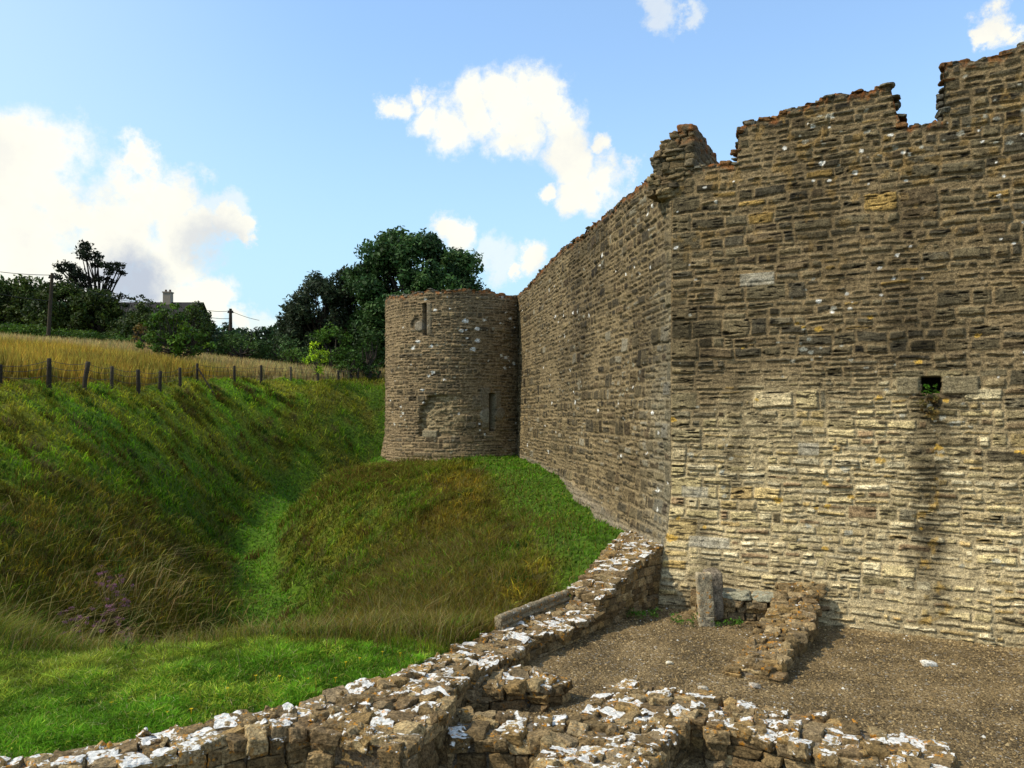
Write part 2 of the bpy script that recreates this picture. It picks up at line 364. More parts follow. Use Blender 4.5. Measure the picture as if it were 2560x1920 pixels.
# ------------------------------------------------------------------ masonry
def layout(W, H, seed, course=.13, length=.30, quoin=0, v0=0):
    r = random.Random(seed); rects = []; v = v0
    while v < H:
        bh = course*r.uniform(1.7, 3.0); q = 0
        if quoin:
            nq = 1 if r.random() < .6 else 2; e = [v+bh*k/nq for k in range(nq+1)]
            q = quoin*r.uniform(.7, 1.5)
            for k in range(nq): rects.append((0, q*r.uniform(.85, 1.0) if nq > 1 else q, e[k], e[k+1])); 
            rects = [(a, q if (c >= v-1e-6 and a == 0 and quoin and c < v+bh) else b, c, d) for a, b, c, d in rects]
        u = q if quoin else -r.random()*.5
        while u < W:
            bw = length*r.uniform(1.5, 5); n = max(1, min(4, int(round(bh/(course*r.choice([.55, .7, .9, 1, 1.2, 1.7]))))))
            hs = np.array([r.uniform(.6, 1.4) for _ in range(n)]); hs = hs/hs.sum()*bh; vv = v
            for hh in hs:
                uu = u
                while uu < u+bw-1e-6:
                    l = length*r.uniform(.45, 1.75)*(.7+.3*hh/course)
                    if u+bw-(uu+l) < length*.35: l = u+bw-uu
                    rects.append((uu, uu+l, vv, vv+hh)); uu += l
                vv += hh
            u += bw
        v += bh
    return np.array(rects)
def masonry(U, Vv, rects, W, H, seed, mort=.011, relief=.032, bev=.020, warp=.030, v0=0):
    rs = .01; nu = int((W+1)/rs); nv = int((H-v0+1)/rs); ids = np.zeros((nu, nv), np.int32)
    for k, (a, b, c, d) in enumerate(rects):
        ids[max(0, int(round((a+.5)/rs))):max(0, int(round((b+.5)/rs))), max(0, int(round((c-v0+.5)/rs))):max(0, int(round((d-v0+.5)/rs)))] = k
    wu = U+(fb2(U*3, Vv*3, seed, 3)-.5)*warp*1.6; wv_ = Vv+(fb2(U*2.2, Vv*3.5, seed+5, 3)-.5)*warp*1.9
    wu += (vn2(U*17, Vv*17, seed+2)-.5)*.018; wv_ += (vn2(U*14, Vv*22, seed+3)-.5)*.016
    k = ids[np.clip(((wu+.5)/rs).astype(int), 0, nu-1), np.clip(((wv_-v0+.5)/rs).astype(int), 0, nv-1)]
    a, b, c, d = (rects[k, i] for i in range(4))
    du = np.minimum(wu-a, b-wu); dv = np.minimum(wv_-c, d-wv_); r = .035
    dd = np.minimum(du, dv); cor = (du < r) & (dv < r); dd = np.where(cor, r-np.hypot(np.maximum(r-du, 0), np.maximum(r-dv, 0)), dd)
    rr = np.random.default_rng(seed); sr = rr.random((len(rects), 8)); s = sr[k]
    m = mort*(.4+1.5*fb2(U*.9, Vv*.9, seed+8, 3)+.9*s[..., 5]-.4)
    face = sst(m, m+bev, dd)
    bed = fb2(U*4, Vv*26, seed+11, 3)-.5; lump = fb2(U*11, Vv*16, seed+14, 3)-.5
    crack = np.clip(.37-fb2(U*4.5, Vv*34, seed+17, 3), 0, 1)*1.7*(.5+1.2*vn2(U*.7, Vv*.7, seed+19))
    h = face*(relief*(.55+.9*s[..., 0]))+(s[..., 1]-.5)*.022*face
    h = h+face*((wu-(a+b)/2)*(s[..., 2]-.5)*.12+(wv_-(c+d)/2)*(s[..., 3]-.55)*.20)
    h = h+bed*.018*face*(.5+s[..., 4])-crack*.14*face*(s[..., 6] > .35)+lump*.016
    under = sst(m+.016, m-.002, wv_-c)*(s[..., 7] > .25)*(du > .02)
    h = h-under*.012*(s[..., 7] > .5)
    crack = np.maximum(crack, under*.060*(s[..., 7] > .5))
    return h, face, s, k, bed, crack
def palette(s, pal):
    i = (s*len(pal)*.9999).astype(int); return np.array(pal)[i]
def splats(U, Vv, colr, n, rad, colour, seed, amt=1., urange=None, vrange=None, w=None):
    """small lichen discs scattered on a wall"""
    r = np.random.default_rng(seed); u0, u1 = urange or (U.min(), U.max()); v0, v1 = vrange or (Vv.min(), Vv.max())
    ua = U[:, 0]; va = Vv[0]
    for _ in range(n):
        for _t in range(12):
            cu, cv = r.uniform(u0, u1), r.uniform(v0, v1)
            if fb2(cu*.55, cv*.75, seed, 2) > .50+r.uniform(-.06, .12): break
        rd = r.uniform(*rad)*r.choice([.6, 1, 1.2])
        i0, i1 = np.searchsorted(ua, [cu-rd*1.5, cu+rd*1.5]); j0, j1 = np.searchsorted(va, [cv-rd*1.5, cv+rd*1.5])
        if i1 <= i0 or j1 <= j0: continue
        dd = np.hypot(U[i0:i1, j0:j1]-cu, (Vv[i0:i1, j0:j1]-cv)*1.4)/rd+(vn2(U[i0:i1, j0:j1]*30, Vv[i0:i1, j0:j1]*30, 2)-.5)*.9
        t = (sst(1.05, .75, dd)*amt)[..., None]; colr[i0:i1, j0:j1] = colr[i0:i1, j0:j1]*(1-t)+np.array(colour)*t
def clampsheet(Vv, top): return np.minimum(Vv, top[:, None])

def wall_sheet(name, root, org, d, n, us, vs, top, h, colr, batter, kshift, mat, v0):
    U, Vv = np.meshgrid(us, vs, indexing='ij'); Vc = clampsheet(Vv, top)
    b = batter(Vc); sh = kshift*b*np.clip(1-U/1.0, 0, 1)
    edge = sst(0, .05, U); hh = h*(.25+.75*edge)-(1-edge)*.012
    x = org[0]+d[0]*(U+sh)+n[0]*(b+hh); y = org[1]+d[1]*(U+sh)+n[1]*(b+hh)
    f = gridfaces(len(us), len(vs))
    Vf = Vv.ravel()[f]; Tf = np.broadcast_to(top[:, None], U.shape).ravel()[f]
    keep = ~((Vf >= Tf).all(1)); f = f[keep]
    return child(name, np.stack([x, y, Vc], -1), f, mat, root, cola=colr.reshape(-1, 3))
def top_sheet(name, root, org, d, n, us, ws, topf, colf, mat, batterv=0):
    """upper surface and rear of a ruined wall, w runs backwards through the thickness"""
    U, Wd = np.meshgrid(us, ws, indexing='ij'); T = topf(U, Wd); nz = (fb2(U*8, Wd*8, 41, 3)-.5)
    T = T+nz*.07*(Wd > .01)*(Wd < ws[-2]); T[:, -1] = 0
    push = (vn2(U*7, T*7, 43)-.5)*.05
    x = org[0]+d[0]*(U+push*(Wd > .01))-n[0]*(Wd-.01); y = org[1]+d[1]*(U+push*(Wd > .01))-n[1]*(Wd-.01)
    return child(name, np.stack([x, y, T], -1), gridfaces(len(us), len(ws), True), mat, root, cola=colf(U, T).reshape(-1, 3))
DK = [(.085,.078,.056),(.10,.09,.062),(.12,.108,.074),(.07,.066,.052),(.135,.115,.075),(.155,.135,.09),(.09,.085,.066),(.11,.09,.06)]
PL = [(.34,.30,.195),(.38,.35,.26),(.30,.265,.175),(.36,.32,.20),(.24,.205,.135),(.42,.395,.31),(.33,.27,.15),(.20,.15,.10),(.30,.28,.22),(.37,.33,.24)]
RIM = C_(.26, .10, .03)
def rimcol(U, T):
    a = fb2(U*9, T*9, 51, 3)[..., None]; return lerp(C_(.10, .075, .045), C_(.24, .085, .022), sst(.42, .60, a))*(.7+.6*vn2(U*23, T*23, 52)[..., None])

# ---- W2: the near curtain wall on the right
def prof(pts, org, d):
    o = []
    for x, y in pts:
        s = (x-CX)/F; t = (s*org[1]-org[0])/(d[0]-s*d[1]); dep = org[1]+d[1]*t; o.append((t, CZ+(HY-y)/F*dep))
    return np.array(o)
W2r = empty('curtain_wall', (*C0, 0), 'tall rubble curtain wall on the right with broken battlements and a small square opening', 'wall')
p2 = prof([(1440,356),(1500,360),(1566,353),(1588,354),(1593,350),(1594,286),(1602,272),(1625,261),(1660,256),(1679,253),(1686,241),(1730,233),(1767,225),(1771,213),(1800,206),(1825,202),(1852,205),(1875,200),(1900,189),(1921,181),(1926,200),(1935,240),(1944,269),(1960,275),(1967,279),(1975,273),(2010,268),(2036,262),(2037,244),(2038,141),(2055,135),(2071,133),(2100,137),(2140,128),(2171,120),(2183,108),(2212,95)], C0, d2)
p2[:, 0] = np.maximum.accumulate(p2[:, 0]+np.arange(len(p2))*1e-4)
us = np.concatenate([np.arange(0, 7.2, .0165), np.arange(7.2, 15, .08)]); vs = np.arange(-.15, 11.6, .0165)
p2x = np.concatenate([p2[:, 0], [7.2, 8.2, 8.21, 9.2, 9.21, 15]]); p2z = np.concatenate([p2[:, 1], [10.95, 10.9, 10.0, 10.0, 10.9, 10.9]])
top2 = np.interp(us, p2x, p2z)
top2 = top2+(np.round(vn2(us*7, us*0, 61)*3)/3-.5)*.07+(vn2(us*19, us*0, 62)-.5)*.05
U, Vv = np.meshgrid(us, vs, indexing='ij')
lay = layout(15, 12, 5, .165, .37, .46, -.2)
h, face, s, kk, bed, crack = masonry(U, Vv, lay, 15, 12, 5, v0=-.2, mort=.021, relief=.026, warp=.040)
low = sst(5.4, 2.2, Vv+(fb2(U*.6, Vv*.6, 71)-.5)*3.2-(U-2)*.10)[..., None]
dk = palette(s[..., 4], DK)*1.05*C_(1.10, .96, .76); pl = palette(s[..., 5], PL)*1.42*C_(1.10, .98, .76)
mixk = np.clip(low*1.15+(s[..., 7:8]-.5)*.8*sst(.02, .5, low), 0, 1)
stc = dk+(pl-dk)*mixk
ora = (s[..., 6] > .955)[..., None]; stc = np.where(ora, lerp(stc, C_(.40, .25, .07), .7), stc)
dar = ((s[..., 6] < .07) & (s[..., 3] > .3))[..., None]; stc = np.where(dar, stc*.42, stc)
stc = stc*(.72+.55*s[..., 0:1])*(.72+.6*fb2(U*6, Vv*9, 72, 3)[..., None])*(1+bed[..., None]*.9)
stc = stc*(1-.80*sst(0, .09, crack)[..., None])
mo = lerp(C_(.215, .155, .080), C_(.44, .345, .19), low)*(.75+.5*fb2(U*5, Vv*5, 73, 3)[..., None])
c2 = mo+(stc-mo)*face[..., None]; c2 = c2*(1-.35*sst(.03, .10, crack)[..., None])
grey = sst(.52, .70, fb2(U*.8, Vv*.35, 74, 3))[..., None]; c2 = c2*(1-.32*grey*(1-low*.6))
# straight joint of darker blocks low at the left, damp stain under the opening
stz = sst(.50, .08, np.abs(U-4.83+(fb2(Vv*1.5, Vv*0, 75)-.5)*.35))*sst(4.5, 4.1, Vv)*sst(-.3, 1.2, Vv); stz = (stz*(.45+.7*fb2(U*3, Vv*2, 76)))[..., None]
c2 = c2*(1-.78*np.clip(stz*1.1*(.35+1.1*fb2(U*4, Vv*7, 179, 3)[..., None]), 0, 1))
st2 = sst(.30, .05, np.abs(U-1.42+(fb2(Vv*1.2, Vv*0, 175)-.5)*.5))*sst(5.6, 4.6, Vv)*sst(1.6, 2.8, Vv); c2 = c2*(1-.45*(st2*(.4+.8*fb2(U*3, Vv*2, 176)))[..., None])
st3 = sst(.35, .05, np.abs(U-.75+(fb2(Vv*1.2, Vv*0, 177)-.5)*.5))*sst(2.9, 2.0, Vv); c2 = c2*(1-.50*(st3*(.3+.9*fb2(U*4, Vv*4, 178)))[..., None])
oz = sst(.16, .04, np.abs(U-4.93+(fb2(Vv*2.5, Vv*0, 79)-.5)*.9))*sst(4.2, 3.8, Vv)*sst(.50, .66, fb2(U*7, Vv*6, 77, 3)); oz = oz[..., None]
c2 = c2+(C_(.38, .23, .05)-c2)*oz*.65
upl = (sst(.60, .72, fb2(U*5, Vv*5, 78, 4))*sst(5, 9, Vv))[..., None]; c2 = lerp(c2, C_(.25, .155, .05), upl*.55)
splats(U, Vv, c2, 60, (.02, .05), (.70, .67, .60), 81, .95, (0, 7), (4, 10.5))
splats(U, Vv, c2, 130, (.02, .07), (.36, .36, .30), 82, .6, (0, 7), (1, 10))
splats(U, Vv, c2, 26, (.03, .10), (.50, .30, .05), 83, .8, (0, 7), (.3, 6))
for (pu, pv, pw, ph) in ((1.75, 6.65, .34, .13), (.52, 2.35, .28, .12), (2.72, 3.28, .20, .13), (.85, 1.35, .40, .12)):   # pale ashlar blocks let into the wall
    bb = sst(pw, pw-.02, np.abs(U-pu))*sst(ph, ph-.02, np.abs(Vv-pv)); bb = bb[..., None]
    c2 = c2+(C_(.40, .36, .27)*(.6+.8*fb2(U*9, Vv*14, 84)[..., None])-c2)*bb*.7; h = h+(.02+bed*.01-h)*bb[..., 0]*.5
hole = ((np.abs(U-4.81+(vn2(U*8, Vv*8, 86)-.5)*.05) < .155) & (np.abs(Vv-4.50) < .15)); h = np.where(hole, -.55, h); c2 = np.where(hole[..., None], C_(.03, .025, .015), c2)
for sx, wd in ((-1, .20), (1, .30)):      # large blocks framing the opening
    bb = (sst(wd, wd-.03, np.abs(U-4.81-sx*(.17+wd)))*sst(.17, .14, np.abs(Vv-4.48)))[..., None]*(~hole[..., None])
    c2 = c2+(C_(.215, .175, .10)*(.75+.5*fb2(U*9, Vv*12, 87)[..., None])-c2)*bb*.9; h = h+(.05+bed*.02-h)*bb[..., 0]
rim = sst(.16, .02, top2[:, None]-Vv+(fb2(U*6, Vv*6, 53)-.5)*.12)[..., None]; c2 = c2+(rimcol(U, Vv)-c2)*rim*.85
bat2 = lambda v: .36*sst(2.6, -.1, v)**1.2+.03*sst(9, 2, v)
h = h+(fb2(U*.7, Vv*.7, 88, 2)-.5)*.10
mvec = lambda na, nb: np.linalg.solve(np.array([na, nb]), [1, 1])
m12 = mvec(n1_, n2_)
wall_sheet('masonry_face', W2r, C0, d2, n2_, us, vs, top2, h, c2, bat2, float(m12@d2), M['wall'], -.15)
def topf2(U, Wd):
    t = np.interp(U, us, top2); wl = np.interp(U, [0, .2, 1, 3.6, 4.8, 15], [9.1, 9.1, 9.0, 9.05, 9.15, 9.4])
    return np.where(Wd > .65, np.minimum(t, wl), t)
top_sheet('wall_top', W2r, C0, d2, n2_, np.concatenate([np.arange(0, 7.2, .033), np.arange(7.2, 15, .1)]), np.concatenate([[0, .04], np.arange(.1, .62, .08), [.64, .67], np.arange(.8, 2.5, .25), [2.5, 2.505]]), topf2, rimcol, M['wall'])

# ---- W1: the far curtain wall running to the tower
W1r = empty('curtain_wall', (*(C0+d1*.5), 0), 'long dark rubble curtain wall receding from the corner to the round tower', 'wall')
p1 = prof([(1445,384),(1408,385),(1400,391),(1370,415),(1340,440),(1290,482),(1250,512),(1210,545),(1180,575),(1155,602),(1125,635)], C0, d1)
us = np.arange(0, 21.6, .036); vs = np.arange(.3, 9.9, .0225)
top1 = np.interp(us, p1[:, 0], p1[:, 1])+(np.round(vn2(us*4, us*0, 91)*3)/3-.5)*.10+(vn2(us*11, us*0, 92)-.5)*.06
U, Vv = np.meshgrid(us, vs, indexing='ij')
lay = layout(22.5, 11, 9, .175, .33, .30, .2)
h, face, s, kk, bed, crack = masonry(U, Vv, lay, 22.5, 11, 9, v0=.2, mort=.028, relief=.026, bev=.018, warp=.04)
stc = palette(s[..., 4], DK)*.80*(.5+1.0*s[..., 0:1])*C_(1.14, .97, .74)*(.75+.6*fb2(U*5, Vv*8, 93, 3)[..., None])
stc = np.where((s[..., 6] < .1)[..., None], stc*.55, stc); stc = np.where((s[..., 6] > .94)[..., None], C_(.22, .19, .13), stc)
mo = C_(.21, .155, .080)*(.65+.7*fb2(U*2, Vv*2, 94, 3)[..., None])
edge = (sst(2.4, .1, U)*sst(9.5, 4.5, Vv+U))[..., None]; stc = lerp(stc, palette(s[..., 5], PL)*.55, edge*.6); mo = lerp(mo, C_(.24, .21, .14), edge*.6)
c1 = mo+(stc-mo)*face[..., None]*.95; c1 = c1*(1-.6*sst(0, .10, crack)[..., None])
c1 = c1*(1-.30*sst(.5, .68, fb2(U*.45, Vv*.35, 95, 3))[..., None]*sst(3.5, 6, Vv)[..., None])
tanb = (sst(.52, .70, fb2(U*.5+3, Vv*.5, 96, 3))*sst(6, 3, Vv))[..., None]; c1 = c1*(1+.22*tanb)
splats(U, Vv, c1, 55, (.035, .085), (.72, .70, .64), 97, 1, (0, 19), (1.5, 9))
splats(U, Vv, c1, 160, (.03, .07), (.30, .29, .22), 98, .6, (0, 19), (1, 9))
ftb = sst(.28, .0, Vv-np.interp(us, [0, 2.8, 9.9, 15, 19.6, 22], [1.05, 1.12, 1.66, 1.9, 2.0, 2.0])[:, None])[..., None]; c1 = lerp(c1, C_(.25, .21, .15)*(.8+.4*fb2(U*6, Vv*6, 99)[..., None]), ftb*.6)
rim = sst(.20, .02, top1[:, None]-Vv+(fb2(U*5, Vv*5, 53)-.5)*.15)[..., None]; c1 = c1+(rimcol(U, Vv)-c1)*rim*.85
gb1 = lambda v: .40*sst(3.0, .3, v)**1.2+.03*sst(9, 2, v)
def bat1(v): return bat2(v) if False else .36*sst(2.6, -.1, v)**1.2+.03*sst(9, 2, v)
h = h+(fb2(U*.6, Vv*.6, 89, 2)-.5)*.14
wall_sheet('masonry_face', W1r, C0, d1, n1_, us, vs, top1, h, c1, bat1, float(m12@d1), M['wall'], .3).data.flip_normals()
def topf1(U, Wd): 
    t = np.interp(U, us, top1); return np.where(Wd > .6, t-.6, t)
ts = top_sheet('wall_top', W1r, C0, d1, n1_, np.arange(0, 21.6, .06), np.concatenate([[0, .04], np.arange(.12, .58, .1), [.6, .63], np.arange(.8, 1.9, .3), [1.9, 1.905]]), topf1, rimcol, M['wall']); ts.data.flip_normals()

# ---- round tower
Tr = empty('round_tower', (*TC, 1.8), 'round rubble corner tower with two arrow slits and a patched hole', 'tower')
acam = math.atan2(-TC[1], -TC[0])            # towards the camera
th = acam+np.concatenate([np.arange(-2.05, 2.05, .0092), np.arange(2.05, 2*math.pi-2.05+.001, .06)]); th = np.append(th, th[0]+2*math.pi)
vs = np.arange(1.3, 9.95, .03)
U, Vv = np.meshgrid((th-acam)*TR+8, vs, indexing='ij')   # u grows to the right as seen from the camera
lay = layout(23, 11, 15, .14, .29, 0, 1.2)
h, face, s, kk, bed, crack = masonry(U, Vv, lay, 23, 11, 15, v0=1.2, mort=.022, relief=.028, bev=.018, warp=.035)
stc = palette(s[..., 4], DK)*1.05*(.5+1.0*s[..., 0:1])*C_(1.15, .97, .76)*(.75+.6*fb2(U*5, Vv*8, 103, 3)[..., None]); stc = np.where((s[..., 6] > .9)[..., None], stc*1.5, stc)
mo = C_(.25, .18, .098)*(.7+.6*fb2(U*2, Vv*2, 104, 3)[..., None]); ct = mo+(stc-mo)*face[..., None]*.95; ct = ct*(1-.6*sst(0, .10, crack)[..., None])
def tuv(x, y):     # measured point -> (u, v) on the tower front
    s_ = (x-CX)/F; a = 1+s_*s_; b = -2*(s_*TC[0]+TC[1]); c = TC@TC-TR*TR; D = b*b-4*a*c
    dep = (-b-math.sqrt(max(D, 0)))/(2*a); ang = math.atan2(dep-TC[1], s_*dep-TC[0]); q = (ang-acam+math.pi) % (2*math.pi)-math.pi
    return q*TR+8, CZ+(HY-y)/F*dep
splats(U, Vv, ct, 60, (.04, .09), (.72, .70, .63), 107, 1, (3.5, 12.5), (2.2, 9.3))
splats(U, Vv, ct, 14, (.06, .11), (.76, .74, .68), 108, 1, (8, 12.5), (6, 9.3))
splats(U, Vv, ct, 90, (.03, .07), (.34, .31, .22), 109, .7, (3.5, 12.5), (2.2, 9.3))
def rectm(x0, y0, x1, y1, e=.02):
    u0, v0 = tuv(x0, y1); u1, v1 = tuv(x1, y0); u0, u1 = min(u0, u1), max(u0, u1)
    return sst(-e, e, np.minimum(np.minimum(U-u0, u1-U), np.minimum(Vv-v0, v1-Vv)))
def disc(x, y, r):
    u0, v0 = tuv(x, y); return sst(r+.03, r-.03, np.hypot(U-u0, Vv-v0))
dress = C_(.19, .155, .10)*(.8+.4*fb2(U*7, Vv*7, 105)[..., None])
for mk_ in (rectm(1037, 838, 1059, 878), rectm(1068, 845, 1082, 880), rectm(1042, 880, 1059, 925), rectm(921, 655, 932, 722), rectm(893, 688, 915, 715)*.8, rectm(1020, 858, 1059, 885)*.7):
    ct = ct+(dress-ct)*mk_[..., None]*.8; h = h+(.045-h)*mk_*.8
for (x, y, r, c_) in ((1050, 898, .30, (.25, .22, .16)), (1080, 893, .26, (.20, .165, .11)), (906, 705, .22, (.25, .21, .15))):
    k_ = disc(x, y, r); ct = ct+(C_(*c_)*(.85+.3*fb2(U*7, Vv*7, 106)[..., None])-ct)*k_[..., None]; h = h+(.05-h)*k_
k_ = disc(899, 701, .27)*(1-disc(907, 706, .26)); h = h-k_*.08; ct = ct*(1-.4*k_[..., None])
reg = rectm(903, 853, 992, 944, .06); ragged = np.clip(reg+(fb2(U*4, Vv*4, 111, 3)-.5)*.9*(reg > 0)*(reg < .999), 0, 1)
inside = sst(.45, .55, reg*(1 if True else 0)-((fb2(U*1.6, Vv*1.8, 112, 3) > .60) & (U > tuv(950, 890)[0])).astype(float)*.0)
ux, vx = tuv(905, 855); ux1, vx1 = tuv(992, 944)
edgel = sst(0, .05, U-(ux+.38*sst(vx-.62, vx-.10, np.round(Vv*5)/5)+(np.round(fb2(Vv*4, Vv*0, 113)*5)/5-.5)*.22))
fade = sst(ux1+.25, ux1-.75, U+(fb2(U*3, Vv*3, 114)-.5)*.7)
hm = edgel*fade*sst(vx+.03, vx-.05, Vv)*sst(vx1-.03, vx1+.05, Vv)
rub = fb2(U*5, Vv*10, 115, 3)
h = h*(1-.3*hm)+hm*(-.25+.10*np.round(rub*6)/6+.12*sst(ux, ux1, U)); ct = ct*(1-hm[..., None])+hm[..., None]*lerp(C_(.17, .125, .065), C_(.32, .245, .135), sst(.4, .65, rub)[..., None])
sill = rectm(912, 930, 945, 944); ct = ct+(C_(.26, .22, .14)-ct)*sill[..., None]*.8; h = h+(.02-h)*sill
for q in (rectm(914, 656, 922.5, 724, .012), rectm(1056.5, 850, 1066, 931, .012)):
    h = np.where(q > .15, -.8, h); ct = np.where((q > .15)[..., None], C_(.008, .006, .004), ct)  # shade inside both arrow slits put into the colour, near black
rv = rectm(1066.3, 852, 1069.5, 926, .01); h = np.where(rv > .5, -.22, h); ct = np.where((rv > .5)[..., None], C_(.20, .17, .11), ct)
fl = .22*sst(3.2, 1.7, Vv)**1.0+.02
topT = 9.28+.08*sst(5.6, 7.0, U[:, 0])*sst(10.6, 9.4, U[:, 0])+(np.round(vn2(U[:, 0]*2.3, U[:, 0]*0, 121)*4)/4-.5)*.16+(vn2(U[:, 0]*8, U[:, 0]*0, 122)-.5)*.08
topT[-1] = topT[0]; Vc = clampsheet(Vv, topT); rim = sst(.22, .03, topT[:, None]-Vv+(fb2(U*5, Vv*5, 53)-.5)*.15)[..., None]; ct = ct+(rimcol(U, Vv)*1.3-ct)*rim*.8
rad = TR+fl+h; rad[-1] = rad[0]; ang = np.broadcast_to(th[:, None], U.shape)
f = gridfaces(len(th), len(vs)); Vf = Vv.ravel()[f]; Tf = np.broadcast_to(topT[:, None], U.shape).ravel()[f]; f = f[~((Vf >= Tf).all(1))]
child('masonry_face', np.stack([TC[0]+np.cos(ang)*rad, TC[1]+np.sin(ang)*rad, Vc], -1), f, M['wall'], Tr, cola=ct.reshape(-1, 3))
rr_ = np.array([TR+.03, TR-.1, TR-.25, TR-.4, TR-.6, TR-.61, TR-.62]); th2 = th[::3]; th2 = np.append(th2, th[-1]); tT = np.append(topT[::3], topT[-1])
Rr, Th = np.meshgrid(rr_, th2, indexing='ij'); Tz = np.broadcast_to(tT, Rr.shape).copy(); Tz += (fb2(Th*18, Rr*6, 131)-.5)*.12*(Rr < TR)*(Rr > TR-.6); Tz[-2:] = 2.5
Tz[-2] = tT-.1
child('wall_top', np.stack([TC[0]+np.cos(Th)*Rr, TC[1]+np.sin(Th)*Rr, Tz], -1), gridfaces(len(rr_), len(th2)), M['wall'], Tr, cola=rimcol(Th*TR, Tz+Rr).reshape(-1, 3))

CAPS = []
# ------------------------------------------------------------------ stones as solids
def cube_tpl(n=6):
    vid = {}; V = []; Fq = []
    def g(p):
        k = tuple(np.round(p, 5));
        if k not in vid: vid[k] = len(V); V.append(k)
        return vid[k]
    for ax in range(3):
        for sg in (-1, 1):
            a, b = (ax+1) % 3, (ax+2) % 3
            for i in range(n):
                for j in range(n):
                    q = []
                    for (di, dj) in ((0, 0), (1, 0), (1, 1), (0, 1)):
                        p = [0, 0, 0]; p[ax] = sg; p[a] = -1+2*(i+di)/n; p[b] = -1+2*(j+dj)/n; q.append(g(p))
                    Fq.append(q if sg > 0 else q[::-1])
    return np.array(V, float), np.array(Fq)
TP = cube_tpl(7); TPs = cube_tpl(3)
class Stones:
    def __init__(s): s.c = []; s.h = []; s.ax = []; s.col = []; s.li = []
    def add(s, c, half, ax, colr, li): s.c.append(c); s.h.append(half); s.ax.append(ax); s.col.append(colr); s.li.append(li)
    def build(s, tpl=TP, amp=.09, k=14):
        T, Fq = tpl; c = np.array(s.c)[:, None]; h = np.array(s.h)[:, None]; ax = np.array(s.ax); n = len(s.c)
        q = T/((np.abs(T)**k).sum(1)**(1/k))[:, None]; q = q/np.abs(q).max()
        rnd = np.random.default_rng(n+3); Q = np.repeat(q[None], n, 0)
        seedp = rnd.random((n, 1, 3))*50
        Q = Q*(1+(fb3(T[None]*1.1+seedp, 1, 2)[..., None]-.5)*amp*2.6)
        Q[..., :2] += (rnd.random((n, 1, 2))-.5)*.25*Q[..., 2:3]             # taper / skew
        loc = Q*h
        dsp = (np.stack([vn3(loc*9+seedp, 2), vn3(loc*9+seedp, 5), vn3(loc*14+seedp, 8)], -1)-.5)*.024+(np.stack([vn3(loc*26+seedp, 2), vn3(loc*26+seedp, 5), vn3(loc*30+seedp, 8)], -1)-.5)*.020
        loc = loc+dsp
        W = c+np.einsum('nvk,nkj->nvj', loc, ax)
        m = len(T); Fa = (Fq[None]+np.arange(n)[:, None, None]*m).reshape(-1, 4)
        sh = .8+.4*vn3(loc*12+seedp, 4)[..., None]
        cc = (np.repeat(np.array(s.col)[:, None], m, 1)*sh).reshape(-1, 3); ll = np.repeat(np.array(s.li)[:, None], m, 1).ravel()
        return W.reshape(-1, 3), Fa, cc, ll
LOWC = [(a_*1.12, b_*.97, c_*.70) for a_, b_, c_ in [(.17,.135,.085),(.20,.16,.105),(.14,.11,.07),(.24,.20,.14),(.12,.095,.06),(.18,.15,.11),(.27,.225,.15),(.155,.12,.08),(.22,.165,.09)]]
def rnd_ax(dx, dy, wob=.10, r=random):
    a = math.atan2(dy, dx)+r.uniform(-wob, wob); t = r.uniform(-wob, wob)*.6; t2 = r.uniform(-wob, wob)*.6
    X_ = Vector((math.cos(a), math.sin(a), t)).normalized(); Y_ = Vector((-math.sin(a), math.cos(a), t2)); Y_ = (Y_-X_*Y_.dot(X_)).normalized(); Z_ = X_.cross(Y_)
    return np.array([X_, Y_, Z_])
